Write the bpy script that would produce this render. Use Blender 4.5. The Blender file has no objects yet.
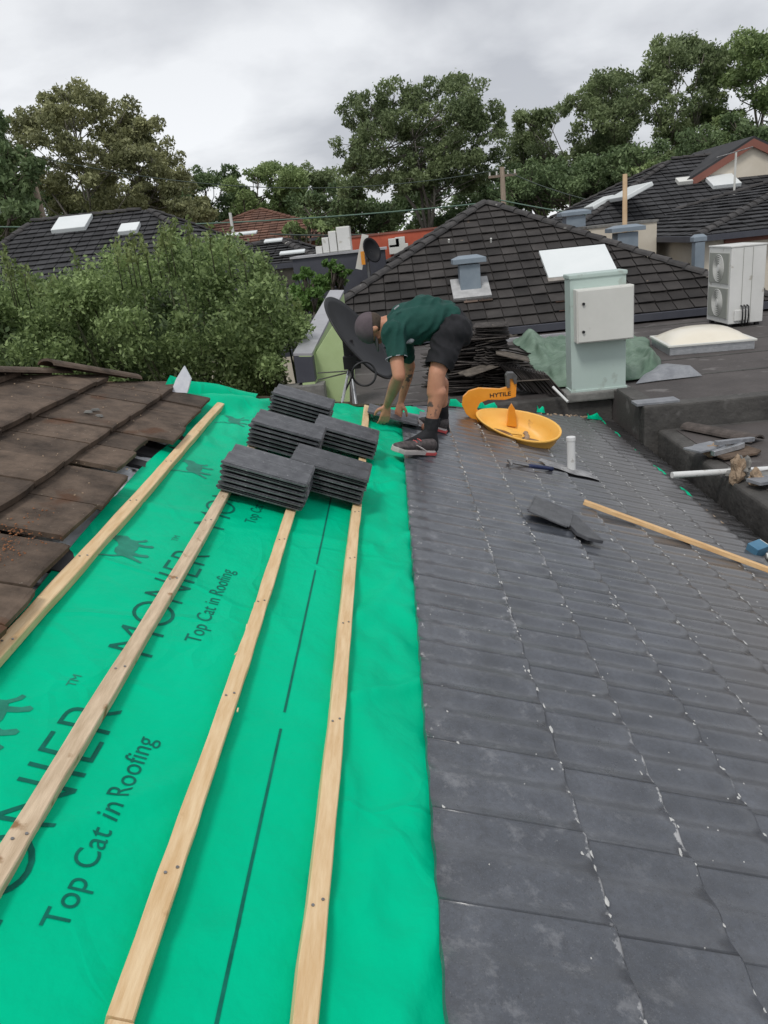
import bpy, bmesh, math, random
import numpy as np
from mathutils import Vector, Matrix, noise as mnoise
random.seed(7); np.random.seed(7)
scn = bpy.context.scene
COL = scn.collection
rad = math.radians

# ------------------------------------------------------------------ camera model
F = 770.0; RHO = 0.105; T = 0.3943; H = 1.3992; VX, VY = 387.62, 238.96
U0 = -0.022; G = 0.3064
_V = Vector((VX-384, VY-512, F)).normalized()
_h = Vector((math.cos(RHO), -math.sin(RHO), 0))
_up = _h.cross(_V).normalized()
if _up.y > 0: _up = -_up
_X = _V.cross(_up).normalized()
CAM = Vector((0, 0, H))
TH = math.atan(T); CT = math.cos(TH); ST = math.sin(TH)
def ray(x, y):
    c = Vector((x-384, y-512, F)); return Vector((c.dot(_X), c.dot(_V), c.dot(_up)))
def at(x, y, Y):
    d = ray(x, y); return CAM + d*(Y/d.y)
def atZ(x, y, Z):
    d = ray(x, y); return CAM + d*((Z-H)/d.z)
def R(u, Y, n=0.0):                      # point on the tiled roof: u down the slope, Y along it, n off it
    return Vector((u*CT+n*ST, Y, -u*ST+n*CT))
def uy(x, y, n=0.0):                     # pixel -> (u, Y) on the roof
    d = ray(x, y); off = n/CT; P = CAM + d*((off-H)/(d.z+T*d.x))
    return ((P.x - n*ST)/CT, P.y)
cam = bpy.data.cameras.new('camera'); co = bpy.data.objects.new('camera', cam); COL.objects.link(co)
cam.sensor_fit = 'VERTICAL'; cam.sensor_height = 24; cam.lens = 24*F/1024
cam.clip_start = 0.05; cam.clip_end = 2000
m = Matrix(((_X.x, -_X.y, -_X.z, 0), (_V.x, -_V.y, -_V.z, 0), (_up.x, -_up.y, -_up.z, H), (0, 0, 0, 1)))
co.matrix_world = m
scn.camera = co

# ------------------------------------------------------------------ materials
MATS = {}
def mat(name, c, rough=0.7, c2=None, scale=8.0, detail=6, bump=0.0, bscale=None, metal=0.0, spec=0.4,
        spots=None, spot_scale=30, spot_lo=0.62, island=0.0, coat=0.0, objr=0.0, stretch=None, spots2=None, s2scale=3, s2lo=.55, bdist=.01):
    if name in MATS: return MATS[name]
    M = bpy.data.materials.new(name); M.use_nodes = True; MATS[name] = M
    nt = M.node_tree; N = nt.nodes; L = nt.links
    b = N['Principled BSDF']; b.inputs['Roughness'].default_value = rough
    b.inputs['Metallic'].default_value = metal; b.inputs['Specular IOR Level'].default_value = spec
    b.inputs['Coat Weight'].default_value = coat
    tc = N.new('ShaderNodeTexCoord'); vec = tc.outputs['Object']
    if stretch:
        mp = N.new('ShaderNodeMapping'); mp.inputs['Scale'].default_value = stretch; L.new(vec, mp.inputs[0]); vec = mp.outputs[0]
    cur = None
    def rgb(c): return (c[0], c[1], c[2], 1)
    if c2:
        nz = N.new('ShaderNodeTexNoise'); nz.inputs['Scale'].default_value = scale; nz.inputs['Detail'].default_value = detail
        nz.inputs['Roughness'].default_value = .65
        L.new(vec, nz.inputs['Vector'])
        rp = N.new('ShaderNodeValToRGB'); rp.color_ramp.elements[0].position = .32; rp.color_ramp.elements[1].position = .68
        rp.color_ramp.elements[0].color = rgb(c); rp.color_ramp.elements[1].color = rgb(c2)
        L.new(nz.outputs['Fac'], rp.inputs[0]); cur = rp.outputs[0]
    def addspots(cur, col, sc, lo, seed):
        nz = N.new('ShaderNodeTexNoise'); nz.inputs['Scale'].default_value = sc; nz.inputs['Detail'].default_value = 5
        mp = N.new('ShaderNodeMapping'); mp.inputs['Location'].default_value = (seed, seed*2, 3); L.new(tc.outputs['Object'], mp.inputs[0])
        L.new(mp.outputs[0], nz.inputs['Vector'])
        mr = N.new('ShaderNodeMapRange'); mr.inputs[1].default_value = lo; mr.inputs[2].default_value = lo+.07
        L.new(nz.outputs['Fac'], mr.inputs[0])
        mx = N.new('ShaderNodeMix'); mx.data_type = 'RGBA'
        L.new(mr.outputs[0], mx.inputs[0])
        if cur: L.new(cur, mx.inputs[6])
        else: mx.inputs[6].default_value = rgb(c)
        mx.inputs[7].default_value = rgb(col); return mx.outputs[2]
    if spots: cur = addspots(cur, spots, spot_scale, spot_lo, 5)
    if spots2: cur = addspots(cur, spots2, s2scale, s2lo, 11)
    if island:
        g = N.new('ShaderNodeNewGeometry')
        mr = N.new('ShaderNodeMapRange'); mr.inputs[3].default_value = 1-island; mr.inputs[4].default_value = 1+island
        L.new(g.outputs['Random Per Island'], mr.inputs[0])
        mx = N.new('ShaderNodeMix'); mx.data_type = 'RGBA'; mx.blend_type = 'MULTIPLY'; mx.inputs[0].default_value = 1
        if cur: L.new(cur, mx.inputs[6])
        else: mx.inputs[6].default_value = rgb(c)
        cmb = N.new('ShaderNodeCombineColor')
        for i in range(3): L.new(mr.outputs[0], cmb.inputs[i])
        L.new(cmb.outputs[0], mx.inputs[7]); cur = mx.outputs[2]
    if objr:
        oi = N.new('ShaderNodeObjectInfo'); mr = N.new('ShaderNodeMapRange'); mr.inputs[3].default_value = 1-objr; mr.inputs[4].default_value = 1+objr; L.new(oi.outputs['Random'], mr.inputs[0])
        mx = N.new('ShaderNodeMix'); mx.data_type = 'RGBA'; mx.blend_type = 'MULTIPLY'; mx.inputs[0].default_value = 1; L.new(cur, mx.inputs[6]); cmb = N.new('ShaderNodeCombineColor')
        for i in range(3): L.new(mr.outputs[0], cmb.inputs[i])
        L.new(cmb.outputs[0], mx.inputs[7]); cur = mx.outputs[2]
    if cur: L.new(cur, b.inputs['Base Color'])
    else: b.inputs['Base Color'].default_value = rgb(c)
    if bump:
        nz = N.new('ShaderNodeTexNoise'); nz.inputs['Scale'].default_value = bscale or scale*4; nz.inputs['Detail'].default_value = 6
        L.new(vec, nz.inputs['Vector'])
        bp = N.new('ShaderNodeBump'); bp.inputs['Strength'].default_value = bump; bp.inputs['Distance'].default_value = bdist
        L.new(nz.outputs['Fac'], bp.inputs['Height']); L.new(bp.outputs[0], b.inputs['Normal'])
        mr = N.new('ShaderNodeMapRange'); mr.inputs[3].default_value = max(0, rough-.12); mr.inputs[4].default_value = min(1, rough+.12)
        L.new(nz.outputs['Fac'], mr.inputs[0]); L.new(mr.outputs[0], b.inputs['Roughness'])
    return M
def charcoal():
    M = bpy.data.materials.new('charcoal_tile'); M.use_nodes = True; nt = M.node_tree; N = nt.nodes; L = nt.links; b = N['Principled BSDF']
    tc = N.new('ShaderNodeTexCoord'); O = tc.outputs['Object']
    def noise(sc, det=6, loc=(0, 0, 0), scl=(1, 1, 1), ro=.6):
        mp = N.new('ShaderNodeMapping'); mp.inputs['Location'].default_value = loc; mp.inputs['Scale'].default_value = scl; L.new(O, mp.inputs[0])
        n = N.new('ShaderNodeTexNoise'); n.inputs['Scale'].default_value = sc; n.inputs['Detail'].default_value = det; n.inputs['Roughness'].default_value = ro; L.new(mp.outputs[0], n.inputs['Vector']); return n.outputs['Fac']
    def rng(v, a, b_, c=0, d=1):
        m = N.new('ShaderNodeMapRange'); L.new(v, m.inputs[0]); m.inputs[1].default_value = a; m.inputs[2].default_value = b_; m.inputs[3].default_value = c; m.inputs[4].default_value = d; return m.outputs[0]
    def mth(op, a, b_=None):
        m = N.new('ShaderNodeMath'); m.operation = op
        for i, v in enumerate((a, b_)):
            if v is None: continue
            if isinstance(v, (int, float)): m.inputs[i].default_value = v
            else: L.new(v, m.inputs[i])
        return m.outputs[0]
    def mix(f, a, b_):
        m = N.new('ShaderNodeMix'); m.data_type = 'RGBA'
        L.new(f, m.inputs[0]) if not isinstance(f, float) else setattr(m.inputs[0], 'default_value', f)
        for i, v in ((6, a), (7, b_)):
            if isinstance(v, tuple): m.inputs[i].default_value = (*v, 1)
            else: L.new(v, m.inputs[i])
        return m.outputs[2]
    base = mix(rng(noise(6, 8), .35, .65), (.052, .059, .073), (.096, .106, .127))
    base = mix(rng(noise(55, 4, ro=.7), .35, .75, 0, .6), base, (.040, .041, .045))
    base = mix(rng(noise(260, 2, (5, 5, 5), ro=.8), .58, .72, 0, .5), base, (.17, .175, .185))
    base = mix(rng(noise(150, 3, (8, 1, 5), ro=.8), .60, .70, 0, .7), base, (.018, .019, .021))
    sep = N.new('ShaderNodeSeparateXYZ'); L.new(O, sep.inputs[0])
    u = mth('SUBTRACT', mth('MULTIPLY', sep.outputs[0], CT), mth('MULTIPLY', sep.outputs[2], ST))
    # older, browner concrete on the lower courses
    base = mix(rng(mth('ADD', u, mth('MULTIPLY', noise(2.5, 3), .5)), 1.3, 2.1, 0, .6), base, (.098, .088, .080))
    # damp brown stain near the top
    ds = mth('MULTIPLY', mth('MULTIPLY', rng(u, .50, .56), rng(u, 1.25, .95)), mth('MULTIPLY', rng(mth('ADD', sep.outputs[1], mth('MULTIPLY', noise(4, 3), .8)), 5.6, 6.5), rng(sep.outputs[1], 7.6, 7.0)))
    base = mix(mth('MULTIPLY', ds, .8), base, (.085, .052, .032))
    # chalky scuffs, thickest along the nose and head of each course
    fr = mth('FRACT', mth('DIVIDE', mth('SUBTRACT', u, U0+.42-10*G), G))
    near = mth('MAXIMUM', mth('MULTIPLY', rng(fr, .90, .99), rng(u, .25, .30)), mth('MULTIPLY', rng(u, .05, .0), .45))
    thr = mth('SUBTRACT', .68, mth('MULTIPLY', near, .22))
    sc_ = mth('MULTIPLY', rng(mth('SUBTRACT', noise(24, 8, (3, 1, 2), (1, .7, 1), .72), thr), 0, .05), rng(noise(2.2, 3, (7, 7, 7)), .46, .60))
    base = mix(mth('MULTIPLY', sc_, .8), base, (.50, .50, .50))
    # scratchy blotches on the nearest course
    bl = mth('MULTIPLY', rng(noise(11, 9, (9, 2, 4), ro=.75), .54, .66), rng(u, .75, .35))
    base = mix(mth('MULTIPLY', bl, .35), base, (.30, .305, .32))
    g = N.new('ShaderNodeNewGeometry'); mr = rng(g.outputs['Random Per Island'], 0, 1, .94, 1.06); cmb = N.new('ShaderNodeCombineColor')
    for i in range(3): L.new(mr, cmb.inputs[i])
    mm = N.new('ShaderNodeMix'); mm.data_type = 'RGBA'; mm.blend_type = 'MULTIPLY'; mm.inputs[0].default_value = 1; L.new(base, mm.inputs[6]); L.new(cmb.outputs[0], mm.inputs[7]); L.new(mm.outputs[2], b.inputs['Base Color'])
    L.new(mth('ADD', rng(noise(5, 6, (4, 4, 4)), .3, .7, .24, .42), mth('MULTIPLY', sc_, .3)), b.inputs['Roughness'])
    b.inputs['Specular IOR Level'].default_value = .6; b.inputs['Coat Weight'].default_value = .55; b.inputs['Coat Roughness'].default_value = .22
    bp = N.new('ShaderNodeBump'); bp.inputs['Strength'].default_value = .45; bp.inputs['Distance'].default_value = .003; L.new(noise(120, 6, ro=.7), bp.inputs['Height']); L.new(bp.outputs[0], b.inputs['Normal'])
    return M
m_tile = charcoal()
m_tile2 = mat('stacked_tile', (.055, .057, .064), .40, (.115, .118, .128), 14, bump=.3, bscale=120, spots=(.30, .30, .31), spot_scale=60, spot_lo=.66, bdist=.003, objr=.22)
m_brown = mat('weathered_brown_tile', (.042, .029, .020), .85, (.140, .100, .073), 7, bump=.6, bscale=90, spots=(.30, .26, .20), spot_scale=70, spot_lo=.69, island=.30, bdist=.004, spots2=(.085, .042, .022), s2scale=3.5, s2lo=.64)
m_sark = mat('green_membrane', (.0, .49, .255), .42, (.0, .54, .29), 1.3, bump=.35, bscale=5, spec=.035, bdist=.06)
def crumple(M, scale=2.6, strength=.35):
    nt = M.node_tree; N = nt.nodes; L = nt.links; b = N['Principled BSDF']; tc = N.new('ShaderNodeTexCoord')
    nz = N.new('ShaderNodeTexNoise'); nz.inputs['Scale'].default_value = 1.7; L.new(tc.outputs['Object'], nz.inputs['Vector'])
    va = N.new('ShaderNodeVectorMath'); va.operation = 'MULTIPLY_ADD'; L.new(nz.outputs['Color'], va.inputs[0]); va.inputs[1].default_value = (.5, .5, .5); L.new(tc.outputs['Object'], va.inputs[2])
    vo = N.new('ShaderNodeTexVoronoi'); vo.feature = 'DISTANCE_TO_EDGE'; vo.inputs['Scale'].default_value = scale; L.new(va.outputs[0], vo.inputs['Vector'])
    mr = N.new('ShaderNodeMapRange'); L.new(vo.outputs['Distance'], mr.inputs[0]); mr.inputs[1].default_value = 0; mr.inputs[2].default_value = .07; mr.inputs[3].default_value = 1; mr.inputs[4].default_value = 0
    mk = N.new('ShaderNodeTexNoise'); mk.inputs['Scale'].default_value = 1.1; L.new(tc.outputs['Object'], mk.inputs['Vector'])
    mr2 = N.new('ShaderNodeMapRange'); L.new(mk.outputs['Fac'], mr2.inputs[0]); mr2.inputs[1].default_value = .45; mr2.inputs[2].default_value = .62
    mu = N.new('ShaderNodeMath'); mu.operation = 'MULTIPLY'; L.new(mr.outputs[0], mu.inputs[0]); L.new(mr2.outputs[0], mu.inputs[1])
    bp = N.new('ShaderNodeBump'); bp.inputs['Strength'].default_value = strength; bp.inputs['Distance'].default_value = .012; L.new(mu.outputs[0], bp.inputs['Height'])
    old = b.inputs['Normal'].links[0].from_socket; L.new(old, bp.inputs['Normal']); L.new(bp.outputs[0], b.inputs['Normal'])
crumple(m_sark)
m_ink = mat('print_ink', (.003, .11, .075), .5, (.006, .17, .12), 22, spec=.1)
m_ink2 = mat('print_ink_grey', (.02, .19, .13), .5, (.03, .28, .19), 25, spec=.1)
m_foil = mat('silver_foil', (.78, .80, .83), .35, metal=.35, bump=.6, bscale=14, bdist=.02, spots=(.02, .02, .02), spot_scale=7, spot_lo=.56)
m_white_back = mat('membrane_back', (.75, .76, .80), .5, (.6, .62, .68), 20)
m_wood = mat('pine_batten', (.64, .42, .21), .7, (.82, .62, .38), 6, bump=.3, bscale=60, stretch=(9, .9, 9), spots=(.38, .21, .09), spot_scale=9, spot_lo=.66, bdist=.002)
m_wood2 = mat('orange_batten', (.58, .34, .15), .7, (.80, .55, .29), 6, bump=.3, bscale=60, stretch=(1.5, 9, 9), bdist=.002)
m_wood_g = mat('greyed_batten', (.50, .37, .24), .75, (.74, .58, .41), 7, bump=.4, bscale=60, stretch=(9, .9, 9), spots=(.30, .17, .08), spot_scale=12, spot_lo=.62, bdist=.003)
m_dark = mat('dark_void', (.012, .012, .012), .9)
m_nroof = mat('old_black_tile', (.026, .023, .022), .9, (.052, .047, .044), 2.0, bump=.3, bscale=40, island=.35, spots=(.16, .12, .09), spot_scale=5, spot_lo=.71)
m_nroof_f = mat('far_black_tile', (.024, .024, .026), .8, (.05, .05, .053), 1.2, island=.3)
m_cap = mat('black_ridge_cap', (.032, .031, .032), .8, (.075, .07, .068), 5, bump=.4, bscale=40, island=.25, spots=(.4, .39, .36), spot_scale=3.2, spot_lo=.70)
m_terra = mat('terracotta_tile', (.11, .055, .038), .85, (.19, .095, .065), 2, island=.25)
m_deck = mat('bitumen_deck', (.055, .048, .046), .75, (.098, .086, .082), 1.1, detail=9, bump=.4, bscale=30, spots=(.15, .14, .135), spot_scale=3, spot_lo=.62, bdist=.01)
m_deck2 = mat('dark_parapet_render', (.042, .040, .038), .85, (.105, .100, .094), 2.2, detail=9, bump=.6, bscale=18, spots=(.12, .115, .11), spot_scale=4, spot_lo=.62, bdist=.02)
m_conc = mat('concrete_grey', (.12, .12, .115), .85, (.26, .255, .24), 4, detail=8, bump=.5, bscale=30, spots=(.05, .05, .05), spot_scale=3, spot_lo=.6)
m_mortar = mat('mortar_chunk', (.24, .17, .11), .95, (.42, .32, .23), 9, bump=.9, bscale=30, bdist=.02)
m_ground = mat('ground_soil', (.04, .06, .02), .95, (.10, .09, .06), .4)
m_mint = mat('mint_powdercoat', (.44, .54, .50), .42, (.47, .57, .53), 3, bump=.05, bscale=60, spots=(.36, .42, .38), spot_scale=5, spot_lo=.62)
m_mint_side = m_mint
m_white = mat('white_powdercoat', (.62, .62, .58), .42, (.68, .68, .64), 2, spots=(.50, .49, .44), spot_scale=4, spot_lo=.66)
m_ac = mat('aircon_white', (.62, .62, .60), .5, (.70, .70, .68), 2, spots=(.45, .43, .38), spot_scale=6, spot_lo=.64)
m_acgrille = mat('aircon_grille', (.30, .31, .28), .6)
m_black = mat('black_plastic', (.015, .015, .017), .45)
m_metal = mat('galvanised', (.42, .44, .46), .4, (.55, .56, .58), 15, metal=.7, bump=.2, bscale=40)
m_lead = mat('lead_flashing', (.20, .21, .23), .55, (.33, .34, .36), 6, metal=.3, bump=.5, bscale=20)
m_vent = mat('blue_grey_vent', (.19, .235, .28), .55, (.24, .285, .33), 4)
m_sky = mat('white_skylight', (.70, .74, .74), .3, (.76, .79, .79), 1.2)
m_dome = mat('cream_skylight_dome', (.74, .68, .56), .3, (.80, .75, .64), 2, coat=.3)
m_tarp = mat('green_tarp', (.065, .125, .080), .6, (.19, .27, .205), 2.4, bump=.5, bscale=6, bdist=.04)
m_tarp_grey = mat('grey_tarp_back', (.25, .29, .31), .55, (.36, .40, .42), 5)
m_lime = mat('lime_render', (.40, .52, .25), .75, (.46, .58, .30), 3, bump=.2, bscale=60)
m_capm = mat('parapet_metal', (.35, .35, .37), .5, (.45, .45, .47), 3, metal=.2)
m_navy = mat('dark_cladding', (.055, .058, .075), .6, (.075, .078, .095), 3)
m_cream = mat('cream_render', (.62, .56, .46), .8, (.70, .64, .54), 1.5, bump=.2, bscale=50)
m_red = mat('red_paint', (.42, .085, .045), .7, (.52, .12, .065), 2)
m_redtrim = mat('terracotta_trim', (.24, .095, .07), .6)
m_brick = mat('red_brick', (.22, .09, .06), .85, (.33, .15, .10), 8)
m_pipe = mat('white_pipe', (.66, .67, .66), .4, (.72, .72, .71), 8, spots=(.4, .38, .34), spot_scale=14, spot_lo=.64)
m_orange = mat('orange_enamel', (.80, .28, .015), .38, (.86, .35, .03), 6, coat=.4, spots=(.40, .13, .03), spot_scale=18, spot_lo=.68)
m_yellow = mat('yellow_plastic', (.90, .48, .09), .42, (.93, .55, .14), 5, spots=(.60, .33, .10), spot_scale=11, spot_lo=.66)
m_steel = mat('steel', (.35, .35, .36), .4, (.2, .19, .18), 14, metal=.8)
m_bluegrip = mat('navy_grip', (.02, .03, .09), .5)
m_blue = mat('blue_box', (.06, .17, .28), .5, (.09, .22, .33), 8)
m_skin = mat('skin', (.44, .20, .12), .5, (.58, .29, .185), 7, bump=.08, bscale=80, spec=.35)
m_shirt = mat('bottle_green_cotton', (.006, .050, .040), .85, (.010, .068, .054), 9, bump=.35, bscale=14, bdist=.012)
m_grey_panel = mat('grey_cotton', (.32, .33, .36), .85, (.40, .41, .44), 9)
m_shorts = mat('black_cotton', (.010, .010, .012), .95, (.022, .022, .026), 12, bump=.4, bscale=16, bdist=.012)
m_sock = mat('black_sock', (.012, .012, .014), .95, (.025, .025, .028), 30, bump=.3, bscale=60)
m_capc = mat('mauve_grey_cap', (.085, .065, .075), .9, (.12, .095, .105), 14)
m_shoe = mat('shoe_mesh', (.04, .035, .035), .7, (.12, .10, .10), 40)
m_sole = mat('shoe_sole', (.55, .50, .48), .6)
m_coral = mat('coral_rubber', (.60, .10, .10), .5)
m_tattoo = mat('tattoo_ink', (.16, .10, .085), .6, (.10, .08, .075), 40)
m_polew = mat('timber_pole', (.17, .13, .10), .9, (.27, .22, .17), 4, stretch=(6, 6, 1))
m_pole2 = mat('pine_post', (.42, .29, .17), .8, (.52, .38, .24), 4)
m_wire = mat('wire', (.05, .07, .06), .6)
m_wiregreen = mat('green_sheathed_wire', (.10, .17, .13), .6)
m_bark = mat('gum_bark', (.12, .105, .09), .9, (.27, .25, .22), 3, bump=.4, bscale=12, stretch=(3, 3, .7))
m_barkd = mat('dark_bark', (.06, .05, .04), .9, (.13, .11, .09), 3)

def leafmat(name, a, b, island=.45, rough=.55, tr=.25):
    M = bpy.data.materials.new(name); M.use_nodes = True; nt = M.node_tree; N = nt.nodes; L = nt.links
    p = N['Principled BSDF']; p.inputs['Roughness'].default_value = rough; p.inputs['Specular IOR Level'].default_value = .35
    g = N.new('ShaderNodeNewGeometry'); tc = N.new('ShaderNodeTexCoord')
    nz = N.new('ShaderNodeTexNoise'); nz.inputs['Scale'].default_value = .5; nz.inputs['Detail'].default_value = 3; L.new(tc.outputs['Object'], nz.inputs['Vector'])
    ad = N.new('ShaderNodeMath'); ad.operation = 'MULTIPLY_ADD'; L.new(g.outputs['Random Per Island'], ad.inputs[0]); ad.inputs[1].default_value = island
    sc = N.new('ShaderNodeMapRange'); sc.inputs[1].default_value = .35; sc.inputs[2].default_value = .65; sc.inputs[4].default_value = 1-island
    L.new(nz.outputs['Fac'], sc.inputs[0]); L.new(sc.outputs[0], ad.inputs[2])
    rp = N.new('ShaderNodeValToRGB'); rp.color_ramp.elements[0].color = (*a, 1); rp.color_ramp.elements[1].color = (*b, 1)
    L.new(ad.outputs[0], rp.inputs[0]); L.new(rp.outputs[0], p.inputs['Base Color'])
    t = N.new('ShaderNodeBsdfTranslucent'); L.new(rp.outputs[0], t.inputs[0])
    mx = N.new('ShaderNodeMixShader'); mx.inputs[0].default_value = tr
    L.new(p.outputs[0], mx.inputs[1]); L.new(t.outputs[0], mx.inputs[2]); L.new(mx.outputs[0], N['Material Output'].inputs[0])
    return M
lf_gum = leafmat('leaf_gum', (.085, .125, .055), (.32, .39, .19), tr=.38)
lf_olive = leafmat('leaf_olive', (.11, .125, .055), (.44, .45, .23), tr=.3)
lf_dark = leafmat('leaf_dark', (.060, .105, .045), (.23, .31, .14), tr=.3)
lf_mid = leafmat('leaf_mid', (.09, .15, .050), (.34, .43, .18), tr=.3)
lf_bush = leafmat('leaf_bush', (.065, .11, .035), (.44, .57, .24), island=.75, tr=.4)
lf_bright = leafmat('leaf_bright', (.06, .13, .03), (.17, .29, .07))

# ------------------------------------------------------------------ object helpers
def link(name, mesh, material=None, parent=None, smooth=False):
    o = bpy.data.objects.new(name, mesh); COL.objects.link(o)
    if material is not None:
        for mm in (material if isinstance(material, (list, tuple)) else [material]): mesh.materials.append(mm)
    if parent is not None: o.parent = parent
    if smooth: mesh.polygons.foreach_set('use_smooth', [True]*len(mesh.polygons))
    return o
def tag(o, label=None, cat=None, group=None, kind=None):
    if label: o['label'] = label
    if cat: o['category'] = cat
    if group: o['group'] = group
    if kind: o['kind'] = kind
    return o
def thing(name, label, cat, group=None, loc=(0, 0, 0)):
    o = bpy.data.objects.new(name, None); COL.objects.link(o); o.empty_display_size = .1
    o.location = loc
    o['pending_origin'] = 1
    return tag(o, label, cat, group)
class MB:
    def __init__(s): s.v = []; s.f = []; s.m = []
    def add(s, vs, fs, mi=0):
        b = len(s.v); s.v += [tuple(v) for v in vs]; s.f += [tuple(i+b for i in f) for f in fs]; s.m += [mi]*len(fs)
    def box(s, c, size, rot=None, mi=0, taper=1.0):
        x, y, z = size[0]/2, size[1]/2, size[2]/2; c = Vector(c)
        vs = [Vector((i*x*(taper if k > 0 else 1), j*y*(taper if k > 0 else 1), k*z)) for i in (-1, 1) for j in (-1, 1) for k in (-1, 1)]
        if rot is not None: vs = [rot @ v for v in vs]
        s.add([c+v for v in vs], [(0, 1, 3, 2), (4, 6, 7, 5), (0, 4, 5, 1), (2, 3, 7, 6), (0, 2, 6, 4), (1, 5, 7, 3)], mi)
    def hexa(s, p, mi=0):   # p: bottom 4 (ccw), top 4
        s.add(p, [(3, 2, 1, 0), (4, 5, 6, 7), (0, 1, 5, 4), (1, 2, 6, 5), (2, 3, 7, 6), (3, 0, 4, 7)], mi)
    def tube(s, pts, rs, n=10, cap=True, mi=0):
        pts = [Vector(p) for p in pts]
        if not isinstance(rs, (list, tuple)): rs = [rs]*len(pts)
        b = len(s.v); prev = None
        for i, p in enumerate(pts):
            d = (pts[min(i+1, len(pts)-1)]-pts[max(i-1, 0)])
            if d.length < 1e-9: d = Vector((0, 0, 1))
            d.normalize()
            if prev is None:
                a = d.cross(Vector((0, 0, 1)));
                if a.length < .1: a = d.cross(Vector((1, 0, 0)))
                a.normalize()
            else:
                a = (prev - d*prev.dot(d));
                if a.length < 1e-6: a = d.orthogonal()
                a.normalize()
            prev = a; bb = d.cross(a)
            for k in range(n):
                t = 2*math.pi*k/n; s.v.append(tuple(p+(a*math.cos(t)+bb*math.sin(t))*rs[i]))
        for i in range(len(pts)-1):
            for k in range(n):
                s.f.append((b+i*n+k, b+i*n+(k+1) % n, b+(i+1)*n+(k+1) % n, b+(i+1)*n+k)); s.m.append(mi)
        if cap:
            s.f.append(tuple(b+k for k in range(n))[::-1]); s.f.append(tuple(b+(len(pts)-1)*n+k for k in range(n))); s.m += [mi, mi]
    def prism(s, poly, a, b_, mi=0):   # poly: list of 2-D points mapped by functions a (front) and b_ (back)
        n = len(poly); s.add([a(p) for p in poly]+[b_(p) for p in poly],
            [tuple(range(n)), tuple(range(n, 2*n))[::-1]]+[(i, n+i, n+(i+1) % n, (i+1) % n) for i in range(n)], mi)
    def mesh(s, name):
        me = bpy.data.meshes.new(name); me.from_pydata(s.v, [], s.f); me.update()
        me.polygons.foreach_set('material_index', s.m); return me
    def build(s, name, material, parent=None, smooth=False, bevel=0, seg=2, fix=True):
        me = s.mesh(name)
        if bevel or fix:
            bm = bmesh.new(); bm.from_mesh(me)
            if fix: bmesh.ops.recalc_face_normals(bm, faces=bm.faces)
            if bevel:
                es = [e for e in bm.edges if len(e.link_faces) == 2 and e.calc_face_angle(0) > .6]
                bmesh.ops.bevel(bm, geom=es, offset=bevel, segments=seg, affect='EDGES', profile=.6)
            bm.to_mesh(me); bm.free()
        return link(name, me, material, parent, smooth)
def clip(poly, a, b, c):                 # keep a*x+b*y <= c
    out = []
    for i in range(len(poly)):
        p, q = poly[i], poly[(i+1) % len(poly)]
        dp, dq = a*p[0]+b*p[1]-c, a*q[0]+b*q[1]-c
        if dp <= 0: out.append(p)
        if (dp < 0 < dq) or (dq < 0 < dp):
            t = dp/(dp-dq); out.append((p[0]+(q[0]-p[0])*t, p[1]+(q[1]-p[1])*t))
    return out
def halfplanes(poly):
    area = sum(poly[i][0]*poly[(i+1) % len(poly)][1]-poly[(i+1) % len(poly)][0]*poly[i][1] for i in range(len(poly)))
    if area < 0: poly = poly[::-1]
    hp = []
    for i in range(len(poly)):
        p, q = poly[i], poly[(i+1) % len(poly)]; dx, dy = q[0]-p[0], q[1]-p[1]
        hp.append((dy, -dx, dy*p[0]-dx*p[1]))
    return hp
def tile_face(mb, O, S, U, poly, gauge=.32, cover=.30, lift=.035, gap=.010, th=.02, jit=.004, offs=0, stagger=0.0, skip=None, rnd=random):
    """roof face of separate lapped tiles: O origin on the eave, S along it, U up the slope, poly in (s,t)"""
    O, S, U = Vector(O), Vector(S).normalized(), Vector(U).normalized(); Nn = S.cross(U)
    if Nn.z < 0: Nn = -Nn
    hp = halfplanes(poly); s0 = min(p[0] for p in poly); s1 = max(p[0] for p in poly); t1 = max(p[1] for p in poly); t0 = min(p[1] for p in poly)
    r = 0; t = t0
    while t < t1:
        k = 0; s = s0 - (stagger*cover*(r % 2)) - offs
        while s < s1:
            sk = skip(s+cover/2, t+gauge/2) if skip else False
            if not sk:
                q = [(s+gap/2, t), (s+cover-gap/2, t), (s+cover-gap/2, t+gauge*1.08), (s+gap/2, t+gauge*1.08)]
                for h in hp:
                    q = clip(q, *h)
                    if len(q) < 3: break
                if len(q) >= 3:
                    j = rnd.uniform(-jit, jit); tilt = rnd.uniform(-jit, jit)/cover
                    top = [O+S*a+U*b+Nn*(lift*(1-(b-t)/(gauge*1.08))+.004+j+tilt*(a-s)) for a, b in q]
                    bot = [p-Nn*th for p in top]; n = len(q)
                    mb.add(top+bot, [tuple(range(n))]+[(i, n+i, n+(i+1) % n, (i+1) % n) for i in range(n)])
            s += cover
        t += gauge; r += 1
def sheet(mb, pts, n=0): mb.add(pts, [tuple(range(len(pts)))])
def ridge_caps(mb, a, b, r=.12, L=.40):
    a, b = Vector(a), Vector(b); d = b-a; n = max(1, int(d.length/L)); d.normalize(); sd = d.cross(Vector((0, 0, 1))).normalized(); up = sd.cross(d)
    for i in range(n):
        p = a+d*(i*L-.02); q = a+d*((i+1)*L+.03); vs = []; j = random.uniform(-.008, .008)
        for (c, rr, dz) in ((p, r*1.05, .025), (q, r*.95, .0)):
            for k in range(7):
                t = math.pi*k/6; vs.append(c+sd*(math.cos(t)*rr+j)+up*(math.sin(t)*rr*.72+dz-.02))
        m = 7; mb.add(vs, [(k, k+1, m+k+1, m+k) for k in range(6)]+[tuple(range(7)), tuple(range(7, 14))[::-1]])

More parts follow.
